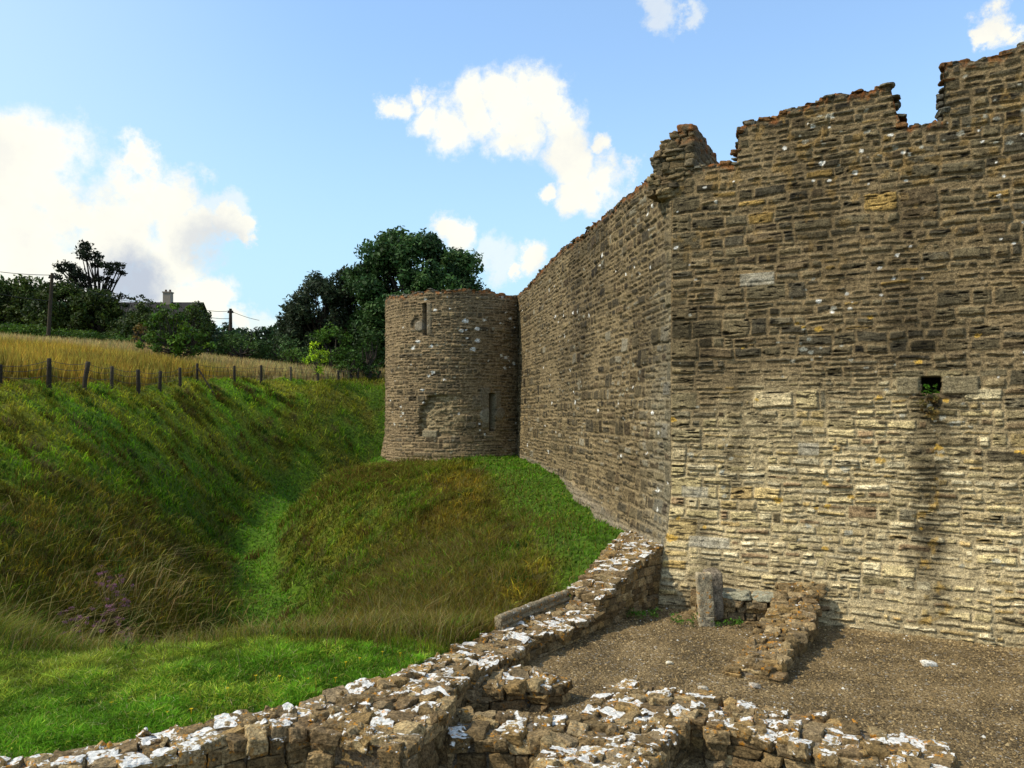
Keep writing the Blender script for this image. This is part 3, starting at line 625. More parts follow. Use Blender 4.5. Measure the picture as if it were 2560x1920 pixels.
def low_wall(name, st, label, cat='wall', lich=.6, caps=(True, True), seed=1, zb=-.08, sl=.27, sh=.125, group=None):
    r = random.Random(seed); S = Stones()
    Lp = np.array([a for a, b, z in st], float); Rp = np.array([b for a, b, z in st], float); Zt = np.array([z for a, b, z in st], float)
    cen = (Lp+Rp)/2; seg = np.r_[0, np.cumsum(np.linalg.norm(np.diff(cen, axis=0), axis=1))]; T = seg[-1]
    at = lambda arr, t: np.array([np.interp(t, seg, arr[:, 0]), np.interp(t, seg, arr[:, 1])])
    zt = lambda t: float(np.interp(t, seg, Zt))
    def run(pf, length, ztf, outward):
        """lay courses of facing stones along a path"""
        t = r.uniform(0, .1)
        levels = []
        top = max(ztf(x) for x in np.linspace(0, length, 20)); z = zb
        while z < top+.02:
            hh = sh*r.uniform(.7, 1.4); levels.append((z, hh)); z += hh
        for z0, hh in levels:
            t = -r.uniform(0, sl*.5)
            while t < length:
                l = sl*r.uniform(.5, 1.6); tm = min(max(t+l/2, 0), length); zl = ztf(tm)-.02
                if z0+hh*.35 < zl:
                    h2 = min(hh, max(zl-z0, .06)); p = pf(tm); q = pf(min(tm+.05, length)); q0 = pf(max(tm-.05, 0)); dd = q-q0; dd = dd/(np.linalg.norm(dd)+1e-9)
                    o = outward(tm); dep = r.uniform(.11, .15); jut = r.uniform(-.03, .018)
                    c = p+o*(jut-dep)
                    colr = C_(*r.choice(LOWC))*r.uniform(.75, 1.25)
                    lic = lich*(.75 if z0+hh > zl-.06 else .12)*r.uniform(.3, 1.2)
                    S.add((c[0], c[1], z0+h2/2), (l/2*.95, dep, h2/2*.97), rnd_ax(dd[0], dd[1], .05, r), colr, lic)
                t += l
    def nrm(a, b):
        v = a-b; return v/(np.linalg.norm(v)+1e-9)
    run(lambda t: at(Lp, t), T, zt, lambda t: nrm(at(Lp, t), at(Rp, t)))
    run(lambda t: at(Rp, t), T, zt, lambda t: nrm(at(Rp, t), at(Lp, t)))
    for e, on in ((0, caps[0]), (1, caps[1])):
        if not on: continue
        t = 0 if e == 0 else T; a, b = at(Lp, t), at(Rp, t); wl = np.linalg.norm(b-a)
        dirn = nrm(at(cen, .001 if e == 0 else T), at(cen, .3)) if e == 0 else nrm(at(cen, T), at(cen, T-.3))
        run(lambda q: a+(b-a)*q/wl, wl, lambda q: zt(t), lambda q, D=dirn: D)
    # top: flat irregular stones bedded in crumbling mortar
    t = .05
    while t < T:
        a, b = at(Lp, t), at(Rp, t); wl = np.linalg.norm(b-a); dd = nrm(at(cen, min(t+.1, T)), at(cen, max(t-.1, 0))); q = r.uniform(.0, .1)
        row = r.uniform(.15, .26)
        while q < wl-.04:
            w = r.uniform(.13, .34); qq = min(q+w/2, wl-.06); p = a+(b-a)*qq/wl+dd*r.uniform(-.05, .05)
            big = r.random() < .35
            S.add((p[0], p[1], zt(t)-.05+r.uniform(-.022, .022)+(.02 if big else 0)), (row*.5*r.uniform(.8, 1.25), w*.50, r.uniform(.05, .08)), rnd_ax(dd[0], dd[1], .35, r),
                  C_(*r.choice(LOWC))*r.uniform(.8, 1.2), lich*r.choice([.0, .2, .6, .9, 1.2, 1.5])*r.uniform(.8, 1.1)); q += w
            if r.random() < .30:
                p = p+np.array([r.uniform(-.1, .1), r.uniform(-.1, .1)]); S.add((p[0], p[1], zt(t)+r.uniform(0, .04)), (r.uniform(.03, .07), r.uniform(.03, .06), r.uniform(.02, .04)), rnd_ax(1, 0, 3, r), C_(*r.choice(LOWC)), lich*r.uniform(.2, 1.3))
        t += row
    V, Fq, cc, ll = S.build()
    # earth and mortar core
    ns = max(8, int(T/.05)); nw = 14; tt = np.linspace(0, T, ns); rows = []
    for t in tt:
        a, b = at(Lp, t), at(Rp, t); a2, b2 = a+(b-a)*.11, b+(a-b)*.11; z = zt(t)-.03
        pr = [(a2, zb-.3), (a2, (z+zb)/2), (a2, z-.03)]+[(a2+(b2-a2)*k/9, z) for k in range(1, 9)]+[(b2, z-.03), (b2, (z+zb)/2), (b2, zb-.3)]
        rows.append([[p[0], p[1], q] for p, q in pr])
    G = np.array(rows); k = G.shape[1]
    G[:, 1:-1] += (np.stack([fb3(G[:, 1:-1]*7, i, 3) for i in (1, 2, 3)], -1)-.5)*np.array([.07, .07, .09])
    gv = G.reshape(-1, 3); gfc = gridfaces(ns, k, True); gn = len(V)
    for e in (0, ns-1):
        o = e*k; f4 = [[o+i, o+i+1, o+k-2-i, o+k-1-i] for i in range(k//2-1)]; gfc = np.vstack([gfc, f4])
    gc = C_(.155, .125, .085)*(.55+.9*fb3(gv*8, 9, 3)[:, None])
    root = empty(name, (float(cen[len(cen)//2][0]), float(cen[len(cen)//2][1]), 0), label, cat, group)
    child('facing_stones', V, Fq, M['low'], root, cola=cc, lich=ll, smoothf=False)
    child('mortar_core', gv, gfc, M['low'], root, cola=gc, lich=np.full(len(gv), lich*.45))
    return root
low_wall('low_wall', WA, 'long lichened low wall running from the lower left beside the grass up to the curtain wall corner', lich=.95, caps=(True, False), seed=3)
low_wall('wall_pier', [((-2.08, 8.22), (-1.06, 7.78), .72), ((-1.9, 9.0), (-.72, 8.75), .72), ((-1.8, 9.3), (-.66, 9.1), .72)], 'square stone pier jutting from the low wall at the bottom, white lichen on top', 'stone pier', lich=.75, caps=(True, False), seed=5, sl=.34, sh=.16)
low_wall('wall_stub', [((-.4, 11.55), (-.62, 10.5), .36), ((.1, 11.5), (-.08, 10.6), .33), ((.64, 11.22), (.52, 10.78), .31)], 'short stub of low wall with white capstones ending in the gravel', 'wall stub', lich=1.1, caps=(False, True), seed=6, sl=.36, sh=.17)
low_wall('low_wall', [((-.75, 9.45), (-.95, 8.72), .47), ((-.1, 9.42), (-.1, 8.68), .43), ((.6, 9.42), (.5, 8.6), .43)], 'short cross wall between the square pier and the broad diagonal wall', lich=.8, caps=(False, False), seed=7, sl=.30, sh=.16)
low_wall('low_wall', [((-.25, 7.0), (.9, 6.9), .43), ((.37, 8.6), (1.41, 8.19), .43), ((.98, 9.9), (2.08, 9.2), .44), ((1.38, 10.45), (2.5, 9.95), .46)], 'broad diagonal low wall at bottom centre speckled with white lichen', lich=1.0, caps=(False, True), seed=8, sl=.26)
low_wall('low_wall', [((2.25, 10.1), (2.2, 9.2), .44), ((3.0, 9.72), (2.6, 8.9), .43), ((3.6, 9.42), (3.1, 8.52), .42), ((4.1, 9.12), (3.6, 8.22), .40), ((4.7, 8.78), (4.35, 8.05), .36)], 'low wall at lower right with large pale capstones, ending in gravel', lich=.9, caps=(True, True), seed=9, sl=.36, sh=.17)
low_wall('low_wall', [((5.3, 15.85), (6.0, 15.5), .85), ((4.95, 15.0), (5.62, 14.6), .62), ((4.45, 14.1), (5.15, 13.7), .42), ((3.98, 13.25), (4.62, 12.85), .33), ((3.78, 12.9), (4.38, 12.5), .30), ((3.3, 12.2), (3.85, 11.8), .14)], 'ruined spur wall stepping down from the tall wall into the gravel', lich=.38, caps=(False, True), seed=10, sl=.28)

# plinth bench with ledge against the near curtain wall
low_wall('plinth', [((3.75, 16.4), (3.62, 15.35), .42), ((4.5, 16.1), (4.35, 15.02), .42), ((5.5, 15.7), (5.3, 14.85), .42)], 'rubble bench along the foot of the tall wall behind the upright slab', 'stone bench', lich=.12, caps=(True, False), seed=12)
def dressed(name, root, pts_c, half, rz, colr, lich=.2, amp=.05, k=14, tilt=0):
    S = Stones(); ax = np.array([[math.cos(rz), math.sin(rz), 0], [-math.sin(rz), math.cos(rz), 0], [tilt, 0, 1]]); S.add(pts_c, half, ax, C_(*colr), lich)
    V, Fq, cc, ll = S.build(cube_tpl(14), amp, k); return child(name, V, Fq, M['low'], root, cola=cc, lich=ll)
a2 = math.atan2(d2[1], d2[0])
led = empty('stone_ledge', (4.5, 15.2, .42), 'pale dressed stone ledge of two slabs low on the tall wall', 'ledge')
dressed('slab', led, (4.20, 15.28, .51), (.36, .22, .065), a2+.02, (.30, .28, .19)); dressed('slab', led, (4.93, 14.99, .50), (.37, .20, .065), a2-.01, (.31, .29, .20))
pil = empty('standing_slab', (3.62, 14.95, 0), 'upright grey dressed slab standing in gravel before the tall wall', 'stone post')
dressed('shaft', pil, (3.62, 14.95, .56), (.145, .08, .42), 0.02, (.36, .29, .18), .35, .04, 14, -.03); dressed('base_block', pil, (3.65, 14.95, .06), (.15, .085, .11), 0, (.32, .27, .18), .3)
dressed('rear_block', pil, (3.86, 15.28, .50), (.13, .20, .45), .1, (.20, .16, .11), .05, .06); dressed('rear_block', pil, (3.93, 15.42, .42), (.09, .22, .52), .1, (.15, .12, .08), .05, .08)

# moulded gutter stone lying on the low wall
g0 = np.array([-.30, 13.50]); g1 = np.array([.98, 15.42]); gd_ = (g1-g0)/np.linalg.norm(g1-g0); gn_ = np.array([gd_[1], -gd_[0]])
prf = [(0, 0), (.19, 0), (.19, .05), (.15, .065), (.145, .10), (.17, .115), (.17, .15), (.13, .165), (.125, .19), (.15, .21), (.15, .26), (.10, .29), (.04, .29), (0, .26)]
ns = 70; rows = []
for i in range(ns):
    t = i/(ns-1)*np.linalg.norm(g1-g0); p = g0+gd_*t
    rows.append([[p[0]+gn_[0]*a, p[1]+gn_[1]*a, .27+b+.00*t] for a, b in prf])
G = np.array(rows); G += (np.stack([fb3(G*9, i, 3) for i in (4, 5, 6)], -1)-.5)*.035
k = len(prf); fc = [[i*k+j, (i+1)*k+j, (i+1)*k+(j+1) % k, i*k+(j+1) % k] for i in range(ns-1) for j in range(k)]
for e in (0, ns-1):
    o = e*k; fc += [[o+i, o+i+1, o+k-2-i, o+k-1-i] for i in range(k//2-1)]
mo_ = mk('moulded_stone', G.reshape(-1, 3), fc, M['low'], cola=np.tile(C_(.23, .185, .115), (len(G)*k, 1))*(.6+.8*fb3(G.reshape(-1, 3)*6, 3)[:, None]), lich=np.full(len(G)*k, .42), loc=(float(g0[0]), float(g0[1]), .3))
tag(mo_, 'long moulded gutter stone lying along the grass edge of the low wall', 'carved stone')

# corner merlon on its corbel
S = Stones(); r = random.Random(44); cm_ = empty('corner_merlon', (*C0, 8.5), 'broken peaked battlement stub on a corbel at the wall corner', 'battlement')
def blk(t0, t1, w0, w1, z0, z1, lic=0):
    tt = t0
    z = z0
    while z < z1-.03:
        hh = min(r.uniform(.08, .17), z1-z); t = t0+r.uniform(-.05, .05)
        while t < t1-.04:
            l = min(r.uniform(.14, .36), t1-t)
            if t1-t-l < .1: l = t1-t
            w = w0
            while w < w1-.05:
                wl = min(r.uniform(.25, .5), w1-w)
                if w1-w-wl < .12: wl = w1-w
                c = C0+d2*(t+l/2)-n2_*(w+wl/2)+n2_*r.uniform(-.03, .04)
                S.add((c[0], c[1], z+hh/2), (l/2*1.05, wl/2*1.05, hh/2*1.10), rnd_ax(d2[0], d2[1], .08, r), C_(*r.choice(DK))*C_(1.15, .97, .74)*r.uniform(.8, 1.8), 0); w += wl
            t += l
        z += hh
blk(-.30, .10, -.04, .40, 8.50, 8.62); blk(-.50, .16, -.05, .50, 8.58, 8.80); blk(-.50, .30, -.05, .55, 8.78, 9.0); blk(-.46, .50, -.05, 3.3, 8.98, 9.38); blk(-.36, .50, -.04, 3.2, 9.36, 9.52); blk(-.28, .50, -.04, 2.9, 9.50, 9.64); blk(-.22, .50, -.03, 2.4, 9.62, 9.74); blk(-.02, .50, -.02, 1.9, 9.72, 9.84); blk(.12, .48, -.02, 1.1, 9.82, 9.98)
for (t0_, t1_, w1_, z0_, z1_) in ((-.33, .12, .5, 8.62, 9.0), (-.31, .46, 2.5, 8.98, 9.4), (-.20, .46, 2.4, 9.4, 9.62)):
    c = C0+d2*(t0_+t1_)/2-n2_*(w1_/2); S.add((c[0], c[1], (z0_+z1_)/2), ((t1_-t0_)/2, w1_/2-.02, (z1_-z0_)/2), rnd_ax(d2[0], d2[1], 0, r), C_(.15, .12, .075), 0)
V, Fq, cc, ll = S.build(cube_tpl(6), .16, 8)
rimm = sst(9.45, 9.85, V[:, 2]+(fb3(V*5, 3)-.5)*.5)[:, None]; cc = lerp(cc, rimcol(V[:, 0], V[:, 2]), rimm*.8)
child('masonry_block', V, Fq, M['wall'], cm_, cola=cc)

# loose capping stones along the broken wall heads
def capping(root, pts, seed):
    r = random.Random(seed); S = Stones()
    for (x, y, z, dx, dy, nx, ny, w) in pts:
        for k in range(2):
            o = r.uniform(-.06, .015) if k == 0 else -r.uniform(.15, max(.2, w))
            S.add((x+nx*(o-.08)+dx*r.uniform(-.05, .05), y+ny*(o-.08)+dy*r.uniform(-.05, .05), z+r.uniform(-.06, .035)), (r.uniform(.05, .13), r.uniform(.09, .16), r.uniform(.02, .055)), rnd_ax(dx, dy, .25, r), C_(*r.choice(DK))*r.uniform(.9, 1.6) if r.random() < .62 else C_(.16, .08, .03)*r.uniform(.7, 1.3), 0)
    V, Fq, cc, ll = S.build(cube_tpl(5), .14, 6); child('capping_stones', V, Fq, M['wall'], root, cola=cc, smoothf=False)
def edge_pts(org, d, n, tarr, ztab, tz, step, w):
    o = []; t = tarr[0]
    while t < tarr[1]:
        z = float(np.interp(t, ztab, tz)); z2 = float(np.interp(t+step, ztab, tz)); m = max(1, int(abs(z2-z)/.13))
        for q in range(m):
            f = q/m; o.append((org[0]+d[0]*(t+step*f), org[1]+d[1]*(t+step*f), z+(z2-z)*f, d[0], d[1], n[0], n[1], w))
        t += step
    return o
capping(W2r, edge_pts(C0, d2, n2_, (.55, 7.2), np.concatenate([np.arange(0, 7.2, .0165), np.arange(7.2, 15, .08)]), top2, .13, .5), 61)
capping(W1r, edge_pts(C0, d1, n1_, (.2, 20.5), np.arange(0, 21.6, .036), top1, .17, .5), 62)
capping(Tr, [(TC[0]+math.cos(a)*TR, TC[1]+math.sin(a)*TR, float(np.interp(a, th, topT)), -math.sin(a), math.cos(a), math.cos(a), math.sin(a), .4) for a in np.arange(acam-1.9, acam+1.9, .055)], 63)
# loose stones lying on the yard and pebbles
def loose(x, y, hx, hy, hz_, c_, lab):
    dep = CZ*F/(y-HY); S = Stones(); S.add(((x-CX)/F*dep, dep, hz_*.6+gz((x-CX)/F*dep, dep)), (hx, hy, hz_), rnd_ax(1, .2, .3), C_(*c_), 1.0 if c_[0] > .4 else .2)
    V, Fq, cc, ll = S.build(cube_tpl(6), .16, 4); o = mk('loose_stone', V, Fq, M['low'], cola=cc, lich=ll, loc=tuple(float(q) for q in V.mean(0))); tag(o, lab, 'stone')
loose(2008, 1436, .13, .07, .045, (.60, .55, .45), 'flat pale stone lying alone on open gravel at right')
loose(1447, 1434, .055, .04, .025, (.55, .48, .33), 'small buff stone on gravel before the upright slab')
loose(1520, 1494, .07, .05, .035, (.40, .36, .28), 'fist sized stone on gravel just beyond the broad diagonal wall')
loose(1632, 1488, .08, .06, .04, (.36, .31, .24), 'rounded stone fallen at the free end of the spur wall')
n = 42000; px = rng.uniform(-1.2, 9.5, n); py = rng.uniform(8, 16.2, n); tq = rng.uniform(0, 7.5, 1600); wq = rng.gamma(1.5, .12, 1600)+.30; px[:1600] = (C0[0]+d2[0]*tq+n2_[0]*wq); py[:1600] = (C0[1]+d2[1]*tq+n2_[1]*wq); wd = (px-C0[0])*n2_[0]+(py-C0[1])*n2_[1]
ok = inpoly(px, py, yard_poly) & (wd > .2); px, py = px[ok], py[ok]; n = len(px); sz = rng.gamma(2.2, .0042, n)+.006; sz = sz*np.where((px-C0[0])*n2_[0]+(py-C0[1])*n2_[1] < .7, 1.9, 1)*np.where(rng.random(n) > .985, 2.2, 1); sz = np.minimum(sz*.85, .034)
oc = np.array([[1,0,0],[0,1,0],[-1,0,0],[0,-1,0],[0,0,.8],[0,0,-.6]], float); an = rng.uniform(0, 6.28, n); qv = oc[None]*sz[:, None, None]*rng.uniform(.6, 1.3, (n, 6, 1))
qx = qv[..., 0]*np.cos(an)[:, None]-qv[..., 1]*np.sin(an)[:, None]; qy = qv[..., 0]*np.sin(an)[:, None]+qv[..., 1]*np.cos(an)[:, None]
V = np.stack([qx+px[:, None], qy+py[:, None], qv[..., 2]+(gz(px, py)+.004)[:, None]], -1)
ft = np.array([[0,1,4],[1,2,4],[2,3,4],[3,0,4],[1,0,5],[2,1,5],[3,2,5],[0,3,5]]); Fq = (ft[None]+np.arange(n)[:, None, None]*6).reshape(-1, 3)
pc = np.array([(.17,.13,.085),(.24,.19,.13),(.11,.085,.06),(.32,.27,.20),(.15,.12,.08)])[rng.integers(0, 5, n)]*rng.uniform(.7, 1.3, (n, 1)); pc = pc*.75+C_(.05, .04, .02); pc *= C_(1.15, 1.0, .70); pc[rng.random(n) > .993] = (.55, .52, .45)
pb = mk('pebbles', V, Fq, M['plain'], cola=np.repeat(pc[:, None], 6, 1).reshape(-1, 3), smoothf=False); tag(pb, 'small brown and buff pebbles scattered over the gravel yard', 'gravel', kind='stuff')

# ------------------------------------------------------------------ grass
wa_poly = [a for a, b, z in WA]+[b for a, b, z in WA][::-1]
def free(x, y, m=0):
    dw = (x-C0[0])*n1_[0]+(y-C0[1])*n1_[1]; tt = (x-C0[0])*d1[0]+(y-C0[1])*d1[1]
    bad = inpoly(x, y, wa_poly) | inpoly(x, y, yard_poly) | ((dw < .12) & (dw > -2) & (tt > 0) & (tt < 22)) | (np.hypot(x-TC[0], y-TC[1]) < TR+.12) | ((dw < 0) & (y > 16))
    gut = np.abs((x-g0[0])*gn_[0]+(y-g0[1])*gn_[1]-.09) < .12; gl = (x-g0[0])*gd_[0]+(y-g0[1])*gd_[1]; bad |= gut & (gl > -.05) & (gl < 2.4)
    return ~bad
def blades(x, y, z, ht, wd, lean, colr, bend=.6, dirn=None):
    n = len(x); a = rng.uniform(0, 2*np.pi, n) if dirn is None else dirn+rng.normal(0, .7, n); w = rng.uniform(0, 2*np.pi, n)
    l = lean*rng.uniform(.2, 1.3, n); dx, dy = np.cos(a)*l, np.sin(a)*l; wx, wy = np.cos(w)*wd/2, np.sin(w)*wd/2
    b1 = np.stack([x-wx, y-wy, z-.01], -1); b2 = np.stack([x+wx, y+wy, z-.01], -1)
    m1 = np.stack([x-wx*.8+dx*ht*.35, y-wy*.8+dy*ht*.35, z+ht*.55], -1); m2 = np.stack([x+wx*.8+dx*ht*.35, y+wy*.8+dy*ht*.35, z+ht*.55], -1)
    tp = np.stack([x+dx*ht*(.6+bend), y+dy*ht*(.6+bend), z+ht*(1-.35*l*bend)], -1)
    V = np.stack([b1, b2, m2, m1, tp], 1).reshape(-1, 3); i = np.arange(n)[:, None]*5
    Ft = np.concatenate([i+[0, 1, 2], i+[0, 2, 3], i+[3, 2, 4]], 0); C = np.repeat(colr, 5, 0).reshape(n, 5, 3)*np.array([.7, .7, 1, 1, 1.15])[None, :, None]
    return V, Ft, C.reshape(-1, 3)
def scatter(n, x0, x1, y0, y1, dref, pw):
    x = rng.uniform(x0, x1, n); y = rng.uniform(y0, y1, n); keep = (rng.random(n) < (dref/np.maximum(y, dref))**pw) & (np.abs(x) < y*.70+2.0)
    x, y = x[keep], y[keep]; k = free(x, y); return x[k], y[k]
VS, FS, CS, o_ = [], [], [], 0
def put(x, y, ht, wd, lean, colr, **k):
    global o_
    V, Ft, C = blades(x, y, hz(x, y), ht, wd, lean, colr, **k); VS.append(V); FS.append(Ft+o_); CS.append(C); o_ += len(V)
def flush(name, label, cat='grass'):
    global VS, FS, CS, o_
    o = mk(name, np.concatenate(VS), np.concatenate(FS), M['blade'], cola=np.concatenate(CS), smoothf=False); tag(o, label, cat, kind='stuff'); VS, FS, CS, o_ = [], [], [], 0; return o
def jit(c, n, a=.35): return c*rng.uniform(1-a, 1+a, (n, 1))*rng.uniform(.85, 1.15, (n, 3))
# short turf
x, y = scatter(620000, -9, 3, 6, 13.5, 8, 1.0); c, mown, gold = zonecol(x, y); k = ~gold; x, y, c, mown = x[k], y[k], c[k], mown[k]; n = len(x)
cl = fb2(x*2.2, y*2.2, 31, 3); yl = (rng.random(n) < .05+.35*sst(.45, .7, fb2(x*1.3, y*1.3, 36)))[:, None]; c = np.where(yl, C_(.26, .30, .03), c)*1.25
st_ = (rng.random(n) < .035)[:, None]; c = np.where(st_, C_(.34, .30, .13), c)
wdd = wdist(x, y); put(x, y, (.03+.12*cl**2+.05*sst(1.2, 4, wdd)*cl)*rng.uniform(.5, 1.8, n), rng.uniform(.006, .013, n), 1.0, jit(c, n, .5)*(.45+1.1*cl[:, None])*1.15)
# lush fringe against the low wall
x, y = scatter(300000, -21, 3, 13, 62, 14, 1.2); c, mown, gold = zonecol(x, y); k = (~gold); x, y, c, mown = x[k], y[k], c[k], mown[k]; n = len(x); sc_ = (y/14)**.7
cl = fb2(x*1.6, y*1.6, 32, 3); yl = (rng.random(n) < .12)[:, None]; c = np.where(yl, C_(.20, .20, .03), c)
put(x, y, (.045+.20*cl*(1-mown*.8)*(1-.5*sst(-12, -15, x)))*rng.uniform(.5, 1.7, n)*sc_**.5, rng.uniform(.014, .030, n)*sc_, 1.0, jit(c, n, .5)*(.45+1.15*cl[:, None])*1.25, dirn=np.where(rng.random(n) < .35, -.6, rng.uniform(0, 6.28, n)))
flush('short_grass', 'short green and olive grass covering the banks and the dry moat')
# tall rough grass and seed stalks
STR = C_(.34, .27, .10); OLV = C_(.15, .155, .015); BRN = C_(.17, .115, .020)
def patch(n, cx, cy, rx, ry, hlo, hhi, cols, lean=.8, w=(.006, .012), dirn=None, bend=.6):
    x = rng.normal(cx, rx, n); y = rng.normal(cy, ry, n); k = free(x, y) & ~inpoly(x, y, field_poly); x, y = x[k], y[k]; n = len(x)
    cc = np.array(cols)[rng.integers(0, len(cols), n)]; put(x, y, rng.uniform(hlo, hhi, n), rng.uniform(*w, n)*(y/12)**.5, lean, jit(cc, n, .3), dirn=dirn, bend=bend)
patch(11000, -4.5, 12.5, 2.6, .6, .10, .42, [STR*.6, OLV, OLV*1.3, C_(.08, .15, .01), OLV*.7], .8)
patch(5000, -1.6, 13.2, .9, .5, .15, .45, [OLV, BRN, STR*.6, OLV*.7], .7)
patch(3500, -8.3, 12.6, .9, .9, .2, .6, [STR*.6, OLV, OLV*1.3, C_(.08, .15, .01)], .9, dirn=.2)
patch(12000, -9.0, 16.5, 1.5, 2.2, .12, .36, [BRN, OLV, C_(.07, .12, .01), OLV*.7], .9)
patch(13000, -10.3, 21, 1.3, 3.0, .12, .34, [BRN, OLV*.9, C_(.06, .11, .01), STR*.4], .9)
patch(26000, -2.2, 20.5, 1.6, 3.8, .12, .40, [BRN, OLV, BRN*.8, STR*.55, OLV*.8], .8)
patch(9000, -1.8, 15.6, 1.1, 1.3, .15, .45, [BRN, OLV, OLV*.7, STR*.6], .7)
patch(7000, -5.6, 31.5, 1.5, 1.8, .15, .4, [BRN*.8, OLV*.9], .8, w=(.01, .02))
patch(130, -7.6, 15.2, .8, 1.2, .8, 1.35, [STR*1.3, STR], 1.0, w=(.008, .012), dirn=.15, bend=.9)
patch(160, -8.8, 19, .9, 1.6, .7, 1.2, [STR*1.2, STR], 1.2, w=(.010, .014), dirn=.2, bend=.9)
patch(60, -3.9, 13.8, 1.5, .4, .6, 1.0, [STR*1.1], .8, w=(.007, .010), dirn=.4)
LEAFY = [C_(.06, .13, .012), C_(.09, .15, .012), C_(.10, .11, .015), C_(.12, .08, .02)]
for i in range(150):
    tx, ty = random.uniform(-8.5, .2), random.gauss(12.9, .5); nn = 42
    if i > 95: tx, ty = random.uniform(-12, -1), random.uniform(15, 30)
    x = rng.normal(tx, .10, nn); y = rng.normal(ty, .10, nn); k = free(x, y); x, y = x[k], y[k]
    if len(x) > 4: put(x, y, rng.uniform(.10, .38, len(x)), rng.uniform(.02, .045, len(x)), .9, jit(np.tile(random.choice(LEAFY), (len(x), 1)), len(x), .35))
patch(2600, -3.6, 12.7, 2.0, .45, .35, .62, [STR, STR*.8, BRN*1.2, OLV*1.2], .6, w=(.006, .010))
patch(260, -9.8, 18, 1.3, 2.5, .4, .8, [STR*1.1, BRN*1.4, STR*.8], 1.1, w=(.010, .014), dirn=.1)
# scattered tussocks on the slopes
for i in range(800):
    tx, ty = random.uniform(-17, 1), random.uniform(13, 50); nn = 60
    x = rng.normal(tx, .16, nn); y = rng.normal(ty, .16, nn); k = free(x, y) & ~inpoly(x, y, field_poly); x, y = x[k], y[k]
    if len(x) < 5: continue
    if zonecol(np.array([tx]), np.array([ty]))[1][0] > .4: continue
    cc = random.choice([OLV*.6, OLV*.9, BRN*.6, C_(.05, .11, .012), STR*.45, OLV*1.2]); put(x, y, rng.uniform(.12, .32, len(x)), rng.uniform(.012, .024, len(x))*(ty/16)**.5, 1.0, jit(np.tile(cc, (len(x), 1)), len(x), .3), dirn=-.6)
flush('tall_grass', 'long brown and straw coloured grass stalks over the mound and moat edge')
# golden field beyond the fence
n = 300000; x = rng.uniform(-46, 2, n); y = rng.uniform(22, 65, n); k = inpoly(x, y, field_poly) & (np.abs(x) < y*.68+1) & (rng.random(n) < (27/np.maximum(y, 27))**.8) & (rng.random(n) < .35+.9*fb2(x*.9, y*.9, 33)); x, y = x[k], y[k]; n = len(x)
c, _, _ = zonecol(x, y); put(x, y, rng.uniform(.45, .95, n), rng.uniform(.025, .05, n)*(y/35)**.7, .35, jit(c, n, .45)*1.05, bend=.3)
flush('field_grass', 'tall golden hay grass in the field behind the wire fence')

# ------------------------------------------------------------------ fence
WOOD = C_(.050, .040, .028)
tops = [None, 790, 774, 781, 791, 798, 801, 794, 785, 790, 789, 792, 795, 800, 796, 803]
leans = [0, .0, .01, .16, .02, -.02, .03, -.02, 0, .01, 0, 0, .02, -.02, .04, .3]
labs = ['rough timber fence post just outside the left edge', 'grey timber fence post cut by the left edge of the photo', 'tall dark fence post nearest the left side, standing upright', 'fence post leaning to the right against golden grass', 'short pale fence post fourth from the left', 'fence post fifth from the left before golden grass', 'dark fence post set lowest on the bank', 'fence post just left of the braced post', 'stout straining post with a diagonal brace', 'dark fence post just right of the braced post', 'fence post second to the right of the braced post', 'fence post halfway between the braced post and the tower', 'fence post behind the lime green sapling', 'fence post midway between sapling and tower', 'thin fence post among grass close left of the tower', 'crooked leaning stump of a post beside the tower']
posts = []
for i, ((x, y), tp) in enumerate(zip(fence_xy, tops)):
    z0 = float(hz(x, y)); hh = 1.12 if tp is None else max(.75, CZ+(HY-tp)/F*y-z0)
    hh = min(hh, 1.55); rd = .075 if i == 8 else (.072+.025*random.random())
    mb = MB(); ln = leans[i]*hh; mb.tube([(0, 0, -.4), (ln*.3, 0, hh*.35), (ln*.7, .01, hh*.72), (ln, 0, hh-.02), (ln*1.01, 0, hh)], [rd, rd*.98, rd*.93, rd*.92, rd*.6], 9, .18)
    V, Fq = mb.get(); o = mk('fence_post', V, Fq, M['wood'], cola=np.tile(WOOD*random.uniform(.7, 1.9 if i in (3, 4, 11, 12) else 1.1), (len(V), 1)), loc=None); o.data.validate()
    if i == 8:
        o.name = 'timber_post'; root = empty('fence_post', (x, y, z0), labs[i], 'fence post', 'posts of the wire fence'); o.parent = root
        mb = MB(); mb.tube([(.05, -.05, .95*hh*.8), (1.35, -.5, float(hz(x+1.35, y-.5))-z0-.1)], [.04, .045], 7, .1); V, Fq = mb.get()
        b_ = mk('brace', V, Fq, M['wood'], parent=root, cola=np.tile(WOOD*.8, (len(V), 1))); b_.data.validate()
    else:
        o.location = (x, y, z0); tag(o, labs[i], 'fence post', 'posts of the wire fence')
    posts.append((x, y, z0, hh, ln))
mb = MB()
for a, b in zip(posts[:-1], posts[1:]):
    for fr in (.45, .72, .93):
        pa = np.array([a[0]+a[4]*fr, a[1], a[2]+a[3]*fr]); pb_ = np.array([b[0]+b[4]*fr, b[1], b[2]+b[3]*fr])
        mb.tube([pa+(pb_-pa)*t-np.array([0, 0, .10*math.sin(math.pi*t)]) for t in (0, .25, .5, .75, 1)], .009, 4)
o = mkb('fence_wire', mb, M['plain'], cola=C_(.07, .06, .05)); tag(o, 'sagging strands of wire strung between the fence posts', 'wire')

